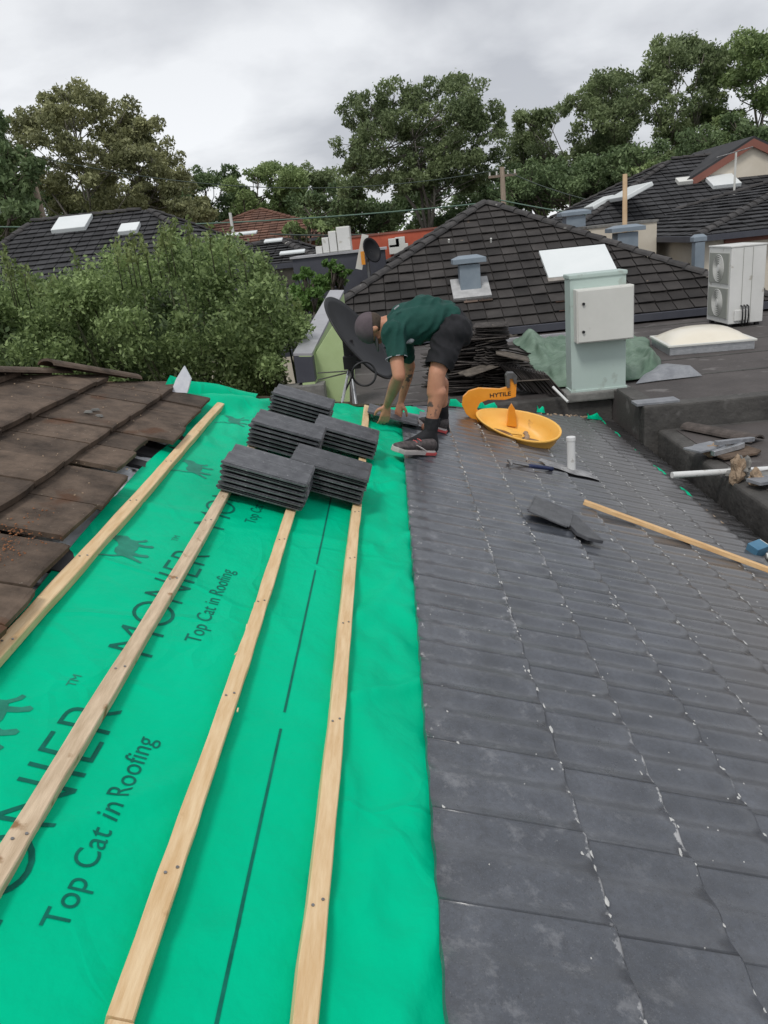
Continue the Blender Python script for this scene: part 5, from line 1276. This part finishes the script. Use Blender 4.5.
# stained rust tiles patch = individual replacement tiles
def odd_tiles(parent, px0, px1, py0, py1, n, material, name):
    mb = MB(); r_ = random.Random(px0)
    for k in range(n):
        q = on_face(r_.uniform(px0, px1), r_.uniform(py0, py1), Y0, ZE, PI_); t = round(((q.y-Y0)/math.cos(slope))/.32); s = round((q.x-(xa-4.9))/.30)
        cx_ = xa-4.9+s*.30+.15; tt_ = (t+.5)*.32; cc2 = Vector((cx_, Y0+tt_*math.cos(slope), ZE+tt_*math.sin(slope)))+Vector((0, -math.sin(slope), math.cos(slope)))*.030
        mb.box(cc2, (.285, .30, .012), Matrix.Rotation(slope-.10, 3, 'X'))
    mb.build(name, material, parent)
odd_tiles(main, 460, 482, 300, 312, 7, mat('rusty_tile', (.10, .07, .055), .9, (.17, .12, .095), 3), 'replacement_tiles')
odd_tiles(main, 553, 570, 291, 318, 7, mat('rusty_tile2', (.085, .055, .042), .9, (.14, .09, .07), 3), 'replacement_tiles')

# right background: long dark roof with a cream gable
rA = at(672, 160, 31.5); r_y0 = 21.5; pit = .42
hB, _f = hip_house('gable_house', 'large black-roofed house at upper right with a cream gable and terracotta barge boards', rA.x-10, rA.x+24, r_y0, r_y0+20, rA.z-pit*10, pit, m_nroof_f, m_cream, gauge=.34, cover=.33)
zeB = rA.z-pit*10
ga, gl = at(752, 142, 29.3), at(689, 183, 29.3); half = ga.x-gl.x; yg = 29.3; gr = Vector((ga.x+half, yg, gl.z))
mb = MB(); mb.hexa([gl, gr, gr+Vector((0, 5, 0)), gl+Vector((0, 5, 0)), ga-Vector((.01, 0, 0)), ga+Vector((.01, 0, 0)), ga+Vector((.01, 5, 0)), ga+Vector((-.01, 5, 0))]); mb.build('gable_wall', m_cream, hB)
for s_, e_ in ((-1, gl), (1, gr)):
    d = (e_-ga).normalized(); upn = Vector((-d.z*s_*-1, 0, abs(d.x)))
    q0_, q1_ = ga+Vector((0, -.15, .10)), e_+d*.5+Vector((0, -.15, .10)); mb = MB(); mb.hexa([q0_-Vector((0, 0, .26)), q1_-Vector((0, 0, .26)), q1_-Vector((0, -.1, .26)), q0_-Vector((0, -.1, .26)), q0_, q1_, q1_+Vector((0, .1, 0)), q0_+Vector((0, .1, 0))]); mb.build('barge_board', m_redtrim, hB)
    mb = MB(); mb.hexa([q0_, q1_, q1_+Vector((0, 5.5, 0)), q0_+Vector((0, 5.5, 0))]+[v+Vector((0, 0, .08)) for v in (q0_, q1_, q1_+Vector((0, 5.5, 0)), q0_+Vector((0, 5.5, 0)))]); mb.build('gable_roof', m_nroof_f, hB)
def fskyl(parent, px, py, w_, l_, y0=r_y0, ze=zeB, p_=pit, material=m_sky):
    q = on_face(px, py, y0, ze, p_); mb = MB(); mb.box(q+Vector((0, 0, .10)), (w_, l_, .14), Matrix.Rotation(math.atan(p_), 3, 'X')); mb.build('skylight', material, parent, bevel=.02)
fskyl(hB, 722, 184, .95, 1.0); fskyl(hB, 684, 184, .5, .4, material=m_white)
# skylights on its left hip slope
for (px, py, w_, l_) in ((629, 196, .9, 2.3), (599, 206, .8, 1.3)):
    xB0 = rA.x-10; d_ = ray(px, py); t_ = (zeB-pit*xB0-H)/(d_.z-pit*d_.x); q = CAM+d_*t_
    mb = MB(); mb.box(q+Vector((0, 0, .10)), (w_, l_, .14), Matrix.Rotation(-math.atan(pit), 3, 'Y')); mb.build('skylight', m_sky, hB, bevel=.03)
# antenna mast on its roof
root = thing('antenna', 'thin white television antenna mast on the gable house roof', 'antenna')
mb = MB(); q = on_face(733, 216, r_y0, zeB, pit); tq = at(737, 152, q.y); mb.tube([q-Vector((0, 0, .1)), Vector((q.x, q.y, tq.z))], .035, 8); mb.build('mast', m_white, root)
mb = MB(); t_ = Vector((q.x, q.y, tq.z)); mb.tube([t_+Vector((-.6, 0, -.1)), t_+Vector((.5, 0, .1))], .02, 6); 
for k in range(5): mb.tube([t_+Vector((-.5+.22*k, -.3, -.08+.04*k)), t_+Vector((-.5+.22*k, .3, -.08+.04*k))], .012, 5)
mb.build('elements', m_steel, root)
# vents between the roofs
root = thing('roof_vent', 'blue-grey square roof vent behind the hip ridge, left one of the pair', 'vent'); q = at(574, 229, 24.0); vent_box(root, q, .55, .35, .85)
root = thing('roof_vent', 'blue-grey square roof vent in front of the cream box, right one of the pair', 'vent'); q = at(625, 246, 20.2); vent_box(root, q, .50, .32, .82)
root = thing('roof_vent', 'slim blue-grey roof vent against the cream-walled house on the right', 'vent'); q = at(698, 256, 18.7); vent_box(root, q, .22, .30, .30)
root = thing('chimney_box', 'low cream rendered box standing behind the hip roof below the timber post', 'chimney')
a, b = at(588, 228, 21.5), at(657, 229, 21.5); mb = MB(); mb.box(((a.x+b.x)/2, 22.1, a.z-1.0), (b.x-a.x, 1.2, 2.0)); mb.build('rendered_box', m_cream, root, bevel=.02)
mb = MB(); mb.box(((a.x+b.x)/2, 22.1, a.z+.01), (b.x-a.x+.06, 1.26, .06)); mb.build('coping', m_conc, root)

# near right cream-walled house
wl = at(704, 238, 19.5); zw = wl.z
hC, _f = hip_house('cream_house', 'cream-walled house at the right edge with red trim under a black tiled roof', wl.x-.35, wl.x+14, 19.0, 30.0, zw+.06, .24, m_nroof_f, m_cream, eave=.2, gauge=.34, cover=.33)
mb = MB(); mb.box((wl.x+7, 19.17, zw-.10), (13.3, .05, .12)); mb.box((wl.x+7, 19.17, zw-2.0), (13.3, .05, .12)); mb.build('red_trim', m_redtrim, hC)

# left background dark hip house
rL = at(33, 223, 27.0); rR = at(147, 209, 27.0); zr = (rL.z+rR.z)/2; pl_ = .45; ey = 20.5; zel = zr-pl_*6.5
hD, _f = hip_house('dark_roof_house', 'dark tiled house at the left behind the big bush, with two white skylights', rL.x-2.2, rR.x+5.5, ey, ey+13, zel, pl_, m_nroof_f, m_cream, gauge=.34, cover=.33, ridge_x=(rL.x, rR.x))
for (px, py, w_, l_) in ((73, 227, 1.1, 1.0), (130, 232, .6, .6)):
    q = on_face(px, py, ey, zel, pl_); mb = MB(); mb.box(q+Vector((0, 0, .1)), (w_, l_, .14), Matrix.Rotation(math.atan(pl_), 3, 'X')); mb.build('skylight', m_sky, hD, bevel=.02)
# terracotta roof
q = at(268, 208, 46); hE, _f = hip_house('terracotta_house', 'house with a brown terracotta hip roof among the distant trees', q.x-6.0, q.x+4.6, 40.5, 51.5, q.z-.34*5.5, .34, m_terra, m_brick, caps=m_terra, gauge=.4, cover=.4)
# low dark roof with pale panels
q = at(265, 232, 26); hF2, _f = hip_house('low_dark_house', 'low dark-roofed house with long white skylights right of the bush top', q.x-3, at(322, 262, 22).x, 21.5, 28.5, at(300, 262, 21.5).z, .19, m_nroof_f, m_cream, gauge=.34, cover=.33)
zf = at(300, 262, 21.5).z
for (px, py, w_, l_) in ((242, 237, 1.0, .35), (274, 244, .55, .35), (293, 256, .7, .3)):
    q = on_face(px, py, 21.5, zf, .19); mb = MB(); mb.box(q+Vector((0, 0, .1)), (w_, l_, .06), Matrix.Rotation(math.atan(.19), 3, 'X')); mb.build('skylight', m_sky, hF2, bevel=.02)
q = on_face(233, 232, 21.5, zf, .19); mb = MB(); mb.tube([q, q+Vector((0, 0, .6))], .05, 8); mb.build('flue', m_white, hF2)
# dark clad wall, white units, red wall
root = thing('clad_building', 'dark blue-grey clad building left of the hip roof', 'building')
a, b = at(292, 259, 20.0), at(385, 251, 20.0); mb = MB(); mb.box(((a.x+b.x)/2, 20.8, a.z-2.0), (b.x-a.x, 1.6, 4.0)); mb.build('wall', m_navy, root, bevel=.02)
mb = MB(); mb.box(((a.x+b.x)/2, 20.8, a.z+.02), (b.x-a.x+.1, 1.7, .05)); mb.build('coping', m_capm, root)
topz = a.z+.045
for (px0, px1, ph, lb) in ((339, 353, 22, 'tall white plant unit on the dark clad building'), (331, 339, 19, 'narrow white plant unit left of the tall one'), (324, 331, 14, 'pinkish-white small plant unit, second from the left'), (317, 324, 7, 'low white plant unit at the left end')):
    P0, P1 = at(px0, 256, 20.6), at(px1, 256, 20.6); hh = ph*20.6/770; root = thing('plant_unit', lb, 'rooftop unit', 'white plant units on the clad building')
    mb = MB(); mb.box(((P0.x+P1.x)/2, 20.7, topz+hh/2), ((P1.x-P0.x)*.96, .6, hh)); mb.build('casing', m_white, root, bevel=.02)
    mb = MB(); mb.box(((P0.x+P1.x)/2, 20.39, topz+hh*.5), ((P1.x-P0.x)*.86, .02, hh*.9)); mb.build('front_panel', m_ac, root)
root = thing('red_wall', 'long brick-red painted wall behind the dark clad building', 'wall')
a, b = at(348, 238, 25), at(428, 232, 25); mb = MB(); mb.box(((a.x+b.x)/2+.6, 25.3, a.z-2.5), (b.x-a.x+2.4, .5, 5.0)); mb.build('panel', m_red, root)
mb = MB(); mb.box(((a.x+b.x)/2+.6, 25.3, a.z+.02), (b.x-a.x+2.5, .56, .06)); mb.build('coping', m_redtrim, root)
for (px, py, s_) in ((394, 243, .34), (400, 241, .30), (395, 249, .36), (404, 247, .26)):
    root = thing('junction_box', 'white box fixed to the red wall', 'box', 'white boxes on the red wall'); q = at(px, py, 24.9); mb = MB(); mb.box(q, (s_, .2, s_*.8)); mb.build('cover', m_white, root, bevel=.02)
for i_, o in enumerate([x for x in bpy.data.objects if x.get('group') == 'white boxes on the red wall']):
    o['label'] = ['upper left white box fixed to the red wall', 'upper right white box fixed to the red wall', 'lower left white box fixed to the red wall', 'lower right white box fixed to the red wall'][i_]
root = thing('satellite_dish', 'small distant black satellite dish in front of the red wall', 'satellite dish')
dc2 = at(372, 250, 19.2); nd2 = Vector((.5, -.8, .2)).normalized(); l2 = Vector((-.35, 0, 1)); l2 = (l2-nd2*l2.dot(nd2)).normalized(); s2 = nd2.cross(l2)
mb = MB(); vs = []
for i in range(7):
    for k in range(24): t = 2*math.pi*k/24; r = .30*i/6; vs.append(dc2+l2*r*math.cos(t)+s2*r*math.sin(t)*.75-nd2*.1*(1-(i/6)**2))
mb.add(vs, [(i*24+k, i*24+(k+1) % 24, (i+1)*24+(k+1) % 24, (i+1)*24+k) for i in range(6) for k in range(24)]); o = mb.build('reflector', m_dish, root, smooth=True, fix=False); o.modifiers.new('t', 'SOLIDIFY').thickness = .02
mb = MB(); mb.tube([dc2-nd2*.1, dc2-nd2*.25-Vector((0, 0, .2)), dc2-nd2*.25-Vector((0, 0, 1.2))], .04, 8); mb.build('mast', m_steel, root)
root = thing('work_trestle', 'white and orange panel standing left of the distant dish', 'panel')
q = at(362, 252, 19.4); mb = MB(); mb.box(q, (.16, .12, .8), Matrix.Rotation(.3, 3, 'Y')); mb.build('white_board', m_white, root)
mb = MB(); q = at(363, 258, 19.25); mb.box(q, (.09, .1, .30)); mb.build('orange_board', m_orange, root)

# ------------------------------------------------------------------ poles and wires
def pole(name, px, pyt, pyb, Y, r, material, lb, cross=None, lean=0):
    root = thing(name, lb, 'pole'); t = at(px, pyt, Y); b = Vector((t.x+lean, Y, GZ)); mb = MB(); mb.tube([b, t], [r*1.25, r*.85], 14); mb.build('shaft', material, root, smooth=True)
    if cross:
        mb = MB(); mb.box(t-Vector((0, 0, .35)), (cross, .1, .1)); ca = mb.build('cross_arm', material, root)
        for k in (-.45, -.2, .2, .45): mb = MB(); mb.tube([t+Vector((k*cross, 0, -.30)), t+Vector((k*cross, 0, -.15))], .035, 8); mb.build('insulator', m_white, ca)
    return t
tl1 = pole('power_pole', 25, 150, 210, 34, .13, m_polew, 'leaning timber power pole at the left in front of the tall gum', lean=.4)
tl2 = pole('power_pole', 502, 167, 210, 36, .12, m_polew, 'thin grey power pole right of the central tree', cross=1.2)
pole('timber_post', 625, 174, 226, 21.0, .065, m_pole2, 'square pine post behind the cream box')
def wire(lb, a, b, sag, r, material):
    mb = MB(); n = 24; mb.tube([a.lerp(b, i/n)-Vector((0, 0, sag*4*(i/n)*(1-i/n))) for i in range(n+1)], r, 5); o = mb.build('power_line', material, None); tag(o, lb, 'power line', 'overhead power lines')
wire('upper thin power line between the two power poles', at(25, 154, 34), at(502, 169, 36), 1.0, .018, m_wire)
wire('power line running right from the grey pole past the timber post', at(502, 169, 36), at(800, 195, 30), 1.0, .018, m_wire)
wire('thick green sheathed line crossing in front of the central tree', at(-60, 226, 30), at(484, 203, 30), .3, .026, m_wiregreen)
wire('thick green sheathed line continuing right of the hip apex', at(500, 200, 30), at(790, 222, 26), .3, .022, m_wiregreen)
wire('thin line above the red wall', at(270, 234, 26), at(440, 229, 26), .1, .022, m_wire)

# ------------------------------------------------------------------ vegetation
def leaves(name, centers, radii, counts, size, material, parent, squash=.8, aspect=.45, up=.3, shell=.55, seed=0, ymin=None):
    g = np.random.RandomState(seed); P = []
    for c, r, n in zip(centers, radii, counts):
        d = g.normal(size=(n, 3)); d /= np.linalg.norm(d, axis=1)[:, None]+1e-9
        rr_ = r*(shell+(1-shell)*g.rand(n))**1.0*(1+.18*g.normal(size=n)); q = d*rr_[:, None]; q[:, 2] *= squash; P.append(q+np.array(c))
    P = np.concatenate(P); n = len(P)
    a = g.normal(size=(n, 3)); a[:, 2] -= up; a /= np.linalg.norm(a, axis=1)[:, None]
    b = np.cross(a, g.normal(size=(n, 3))); b /= np.linalg.norm(b, axis=1)[:, None]
    s = size*(.6+.8*g.rand(n))[:, None]
    v = np.empty((n, 4, 3)); v[:, 0] = P-a*s*.5; v[:, 1] = P+b*s*aspect*.5; v[:, 2] = P+a*s*.5; v[:, 3] = P-b*s*aspect*.5
    me = bpy.data.meshes.new(name); me.vertices.add(n*4); me.vertices.foreach_set('co', v.reshape(-1))
    me.loops.add(n*4); me.loops.foreach_set('vertex_index', np.arange(n*4, dtype=np.int32))
    me.polygons.add(n); me.polygons.foreach_set('loop_start', np.arange(0, n*4, 4, dtype=np.int32)); me.polygons.foreach_set('loop_total', np.full(n, 4, dtype=np.int32)); me.update()
    return link(name, me, material, parent)
def tree(name, lb, cat, Y, trunk_px, blobs, lf, bark, size=.22, dens=240, depth=2.5, seed=1, squash=.75, fine=3, group=None, trunk_r=.25, fork=.45, aspect=.45):
    """blobs: (px, py, radius_px) clumps at about distance Y; each splits into a few smaller clumps"""
    g = random.Random(seed); root = thing(name, lb, cat, group); C_, Rr, Nn = [], [], []
    base = at(trunk_px[0], trunk_px[1], Y); base.z = GZ; fk = None; mb = MB()
    tops = [at(px, py, Y) for px, py, r in blobs]
    zt_ = max(t.z for t in tops); fk = Vector((base.x, Y, base.z+(zt_-base.z)*fork))
    mb.tube([base, base.lerp(fk, .5)+Vector((g.uniform(-.2, .2), g.uniform(-.2, .2), 0)), fk], [trunk_r*1.3, trunk_r, trunk_r*.8], 10)
    mains = []
    for bi, (px, py, r) in enumerate(blobs):
        Yb = Y+g.uniform(-depth, depth); c = at(px, py, Yb); rw = r*Yb/770
        if len(mains) < 5 and bi % max(1, len(blobs)//5) == 0 or not mains:
            mid = fk.lerp(c, .45)+Vector((g.uniform(-.5, .5), g.uniform(-.4, .4), -.1)); mb.tube([fk-Vector((0, 0, g.uniform(0, .5))), fk.lerp(mid, .5)+Vector((g.uniform(-.2, .2), 0, .1)), mid, c], [trunk_r*.5, trunk_r*.40, trunk_r*.28, .03], 7); mains.append((mid, c))
        else:
            m0, c0_ = min(mains, key=lambda t: (t[0].lerp(t[1], .4)-c).length); st = m0.lerp(c0_, g.uniform(.0, .6)); mid = st.lerp(c, .5)+Vector((g.uniform(-.3, .3), g.uniform(-.3, .3), -.2)); mb.tube([st, mid, c], [trunk_r*.16, trunk_r*.11, .015], 5)
        for k in range(fine):
            dd = Vector((g.gauss(0, 1), g.gauss(0, 1), g.gauss(0, .7))); dd.normalize(); cc2 = c+Vector((dd.x*1.15, dd.y, dd.z*.8))*rw*.8; rs = rw*g.uniform(.40, .72)
            C_.append(tuple(cc2)); Rr.append(rs); Nn.append(int(dens*rs*rs/(size*size)*.095)+12)
            mb.tube([mid.lerp(c, .7), cc2], [.022, .008], 4)
    mb.build('trunk', bark, root, smooth=True, fix=False)
    leaves('crown', C_, Rr, Nn, size, lf, root, squash=squash, seed=seed, aspect=aspect)
    return root
g = random.Random(4)
def fill_blobs(outline, n, r0, r1, seed, ybase):
    """random clumps under a skyline given as (px, py) points down to ybase"""
    q = random.Random(seed); out = []
    for k in range(n):
        x = q.uniform(outline[0][0], outline[-1][0])
        for (a, b) in zip(outline, outline[1:]):
            if a[0] <= x <= b[0]: top = a[1]+(b[1]-a[1])*(x-a[0])/(b[0]-a[0]); break
        r = q.uniform(r0, r1); y = top+r*.8+(ybase-top-r)*q.random()**1.3; out.append((x, y, r))
    return out
# tall gum at left
tree('gum_tree', 'tall open-crowned olive gum tree at the left, behind the power pole', 'tree', 40, (95, 220),
     [(60, 100, 15), (85, 97, 16), (105, 100, 14), (40, 112, 15), (125, 112, 13), (30, 132, 15), (75, 118, 14), (150, 125, 11), (100, 125, 13), (135, 135, 14), (55, 140, 14), (20, 150, 14), (155, 145, 13), (85, 148, 13), (115, 150, 15), (170, 160, 14), (140, 165, 16), (45, 165, 15), (75, 175, 15), (105, 180, 16), (150, 185, 17), (175, 180, 15), (25, 180, 15), (55, 195, 17), (90, 200, 17), (125, 200, 17), (165, 200, 15), (65, 93, 9), (12, 125, 9)]+fill_blobs([(25, 110), (60, 98), (100, 98), (140, 122), (185, 180)], 34, 9, 14, 401, 215),
     lf_olive, m_bark, .18, 340, 3, seed=11, fine=5, trunk_r=.20, fork=.35)
tree('dense_tree', 'dense dark tree cut by the left edge of the photo', 'tree', 33, (-25, 220), fill_blobs([(-60, 90), (-15, 105), (5, 120), (18, 150)], 26, 12, 20, 5, 225), lf_dark, m_barkd, .24, 330, 2.5, seed=12, fine=4)
tree('shrub_tree', 'bright mid-green tree low at the far left beside the dark-roofed house', 'tree', 36, (0, 235), fill_blobs([(-50, 205), (0, 203), (30, 208), (60, 214)], 26, 8, 13, 15, 240), lf_mid, m_barkd, .11, 330, 1.2, seed=13, fine=4)
# distance band left of centre
band = [('dark round tree behind the dark-roofed house', 60, (205, 225), [(172, 188), (205, 165), (225, 163), (240, 180)], lf_dark, 16), ('mid-green tree right behind the terracotta roof', 58, (255, 225), [(232, 182), (260, 160), (285, 157), (300, 166)], lf_mid, 16),
        ('grey-green tree between the terracotta house and the central tree', 62, (305, 225), [(285, 165), (305, 158), (330, 166), (350, 180)], lf_gum, 18), ('low dark tree behind the red wall', 50, (350, 235), [(300, 195), (340, 180), (370, 185), (400, 195)], lf_dark, 20),
        ('low dark tree right of the central trunk', 50, (450, 225), [(410, 190), (440, 178), (480, 182), (520, 190)], lf_dark, 22), ('low olive tree beyond the left gum', 48, (140, 225), [(95, 205), (130, 195), (170, 192), (215, 200)], lf_olive, 18),
        ('low dark tree under the left gum', 46, (60, 225), [(0, 190), (40, 185), (80, 190), (120, 200)], lf_dark, 20)]
for i, (lb, Y, tp_, ol, lf, n) in enumerate(band): tree('background_tree', lb, 'tree', Y, tp_, fill_blobs(ol, n+10, 9, 15, 40+i, 232), lf, m_barkd, .24, 330, 3, seed=60+i, fine=4, group='background trees')
# central tree
tree('gum_tree', 'big dense green gum tree at the centre with pale forked trunk', 'tree', 44, (428, 222),
     [(355, 108, 13), (372, 102, 11), (395, 95, 15), (420, 100, 15), (447, 82, 14), (465, 88, 14), (432, 88, 10), (480, 105, 14), (495, 118, 11), (503, 128, 8), (440, 110, 16), (410, 118, 16), (380, 125, 14), (360, 125, 9), (462, 118, 16), (486, 135, 13), (395, 140, 16), (425, 138, 17), (452, 142, 17), (360, 150, 12), (375, 155, 15), (405, 160, 17), (435, 165, 17), (465, 162, 16), (485, 155, 13), (350, 168, 12), (370, 178, 15), (395, 182, 15), (460, 185, 14), (480, 178, 12), (415, 185, 13), (352, 190, 12)]+fill_blobs([(348, 110), (385, 95), (420, 95), (460, 85), (500, 125)], 26, 9, 14, 402, 200),
     lf_gum, m_bark, .18, 340, 3, seed=21, fine=5, trunk_r=.22, fork=.42)
# tall row to the right
row = [('tall gum right of the centre gap, lowest of the right-hand row', 50, (540, 215), [(505, 140), (525, 112), (555, 95), (575, 110), (590, 130)], lf_gum, 34),
       ('thin-topped gum second in the right-hand row', 48, (600, 215), [(578, 82), (595, 72), (615, 68), (640, 80)], lf_gum, 34),
       ('tall gum with high domed crown in the right-hand row', 46, (680, 200), [(645, 55), (665, 35), (690, 28), (712, 38), (725, 60)], lf_gum, 44),
       ('tallest gum at the right edge of the photo', 44, (750, 200), [(722, 45), (740, 28), (765, 24), (800, 30), (830, 50)], lf_mid, 46),
       ('dark understorey tree behind the gable house, left', 42, (560, 215), [(510, 165), (540, 155), (575, 158), (610, 165)], lf_dark, 26),
       ('dark understorey tree behind the gable house, middle', 40, (640, 205), [(600, 155), (635, 140), (670, 140), (705, 140)], lf_dark, 30),
       ('dark understorey tree behind the gable house, right', 40, (740, 200), [(695, 120), (730, 112), (770, 110), (820, 110)], lf_dark, 28)]
for i, (lb, Y, tp_, ol, lf, n) in enumerate(row):
    tall = i < 4; fb = fill_blobs(ol, n, 10, 16, 80+i, 205)
    tree('gum_tree' if tall else 'background_tree', lb, 'tree', Y, tp_, fb, lf, m_bark if tall else m_barkd, .19, 300, 3, seed=90+i, fine=5, trunk_r=.25, fork=.5)
# pale bare limbs seen in the right-hand trees
# bushy shrubs beside the parapet
tree('shrub', 'bright green leafy shrub between the big bush and the hip roof', 'shrub', 17.5, (308, 290), [(303, 276, 8), (312, 282, 10), (305, 290, 10), (318, 292, 9), (308, 302, 11), (298, 296, 9), (318, 306, 9)], lf_bright, m_barkd, .10, 700, .6, seed=31, fine=5, trunk_r=.02)
tree('shrub', 'bright green frond shrub against the dark clad building', 'shrub', 18.6, (338, 270), [(330, 262, 5), (336, 266, 6), (343, 271, 6), (335, 274, 7), (342, 279, 7), (332, 282, 8)], lf_bright, m_barkd, .10, 700, .3, seed=32, fine=5, trunk_r=.02)
tree('shrub', 'low pale green shrubbery right of the terracotta house', 'shrub', 33, (320, 230), fill_blobs([(285, 222), (310, 215), (335, 222), (345, 230)], 14, 5, 9, 7, 240), lf_mid, m_barkd, .2, 330, 1, seed=33, fine=3, trunk_r=.06)
tree('background_tree', 'spiky yellow-green treetop above the far black roof', 'tree', 37, (640, 190), [(632, 172, 7), (645, 168, 8), (655, 172, 7), (640, 180, 10)], lf_mid, m_barkd, .22, 330, 1, seed=35, fine=4, trunk_r=.1)

# the big bush in front of the left house
root = thing('bush', 'large dense green bush with upright leafy shoots beyond the old brown tiles', 'bush')
g = random.Random(99); C_, Rr, Nn = [], [], []; sky_ln = [(-60, 240), (0, 258), (25, 262), (50, 284), (66, 270), (80, 260), (105, 246), (150, 236), (185, 222), (215, 226), (245, 238), (272, 262), (290, 290), (310, 312), (316, 335)]
mb = MB()
for k in range(175):
    x = g.uniform(-60, 314)
    for (a, b) in zip(sky_ln, sky_ln[1:]):
        if a[0] <= x <= b[0]: top = a[1]+(b[1]-a[1])*(x-a[0])/(b[0]-a[0]); break
    Yb = g.uniform(9.6, 12.5); r = g.uniform(15, 28); y = top+r*.9+(395-top-r)*g.random()
    y = min(y, 400); ex_ = (314 if y < 335 else 292)-r*.75; x = min(x, ex_-g.random()*14) if x > ex_ else x; c = at(x, y, Yb); C_.append(tuple(c)); Rr.append(r*Yb/770); Nn.append(int(290*g.uniform(.7, 1.2)))
    if k % 3 == 0: mb.tube([Vector((c.x*.9-.3, 11, GZ)), Vector((c.x*.95, 11, -1.5)), c], [.05, .03, .01], 6)
leaves('foliage', C_, Rr, [int(n_*1.7) for n_ in Nn], .064, lf_bush, root, squash=.9, seed=5, aspect=.5, up=-.3, shell=.4)
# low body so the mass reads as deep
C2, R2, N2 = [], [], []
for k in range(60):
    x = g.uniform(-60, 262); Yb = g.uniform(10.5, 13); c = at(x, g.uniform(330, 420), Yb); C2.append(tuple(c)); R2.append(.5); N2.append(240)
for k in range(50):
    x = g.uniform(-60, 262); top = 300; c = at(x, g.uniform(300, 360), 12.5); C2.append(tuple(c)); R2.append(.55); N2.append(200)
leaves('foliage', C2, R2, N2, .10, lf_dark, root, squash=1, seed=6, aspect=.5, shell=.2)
# upright shoots
S_c = []; S_n = []; S_r = []
for k in range(42):
    x = g.uniform(-20, 300)
    for (a, b) in zip(sky_ln, sky_ln[1:]):
        if a[0] <= x <= b[0]: top = a[1]+(b[1]-a[1])*(x-a[0])/(b[0]-a[0]); break
    Yb = g.uniform(9.6, 11.5); p0 = at(x, top+22, Yb); L_ = g.uniform(.16, .46); lean = Vector((g.uniform(-.12, .12), g.uniform(-.1, .1), L_)); mb.tube([p0-Vector((0, 0, .3)), p0, p0+lean], [.008, .006, .002], 4)
    for t in range(int(L_/.035)): S_c.append(tuple(p0+lean*(t*.035/L_))); S_r.append(.050); S_n.append(5)
leaves('foliage', S_c, S_r, S_n, .075, leafmat('leaf_shoot', (.10, .15, .045), (.30, .36, .14)), root, squash=1, seed=8, aspect=.42, up=-1.2, shell=.8)
mb.build('stem', mat('green_stem', (.05, .06, .03), .8, (.11, .12, .06), 9), root, smooth=True, fix=False)

# far woodland mass closing the horizon (a far-off wood reads as one mass)
C3, R3, N3 = [], [], []
g = random.Random(5)
for k in range(520):
    x = g.uniform(-75, 85); y = g.uniform(72, 95); C3.append((x, y, GZ+g.uniform(1, 8.5)+max(0, x)*.05)); R3.append(g.uniform(1.3, 2.4)); N3.append(70)
o = leaves('far_woodland', C3, R3, N3, .55, lf_dark, None, squash=.8, seed=9, shell=.3); tag(o, 'distant dark woodland behind all the houses', 'woodland', kind='stuff')

# ------------------------------------------------------------------ put each empty at the base of its thing
bpy.context.view_layer.update()
def kids(o):
    r = []
    for c in o.children: r.append(c); r += kids(c)
    return r
for o in [x for x in bpy.data.objects if x.get('pending_origin')]:
    del o['pending_origin']; pts = []
    for c in kids(o):
        if c.type == 'MESH' and len(c.data.vertices):
            for b in c.bound_box: pts.append(c.matrix_world @ Vector(b))
    if not pts: continue
    lo = Vector([min(p[i] for p in pts) for i in range(3)]); hi = Vector([max(p[i] for p in pts) for i in range(3)])
    org = Vector(((lo.x+hi.x)/2, (lo.y+hi.y)/2, lo.z)); o.location = org
    for c in o.children: c.matrix_parent_inverse = Matrix.Translation(-org)
for b in ('cycles',): pass
scn.cycles.max_bounces = 5; scn.cycles.diffuse_bounces = 3; scn.cycles.transmission_bounces = 3
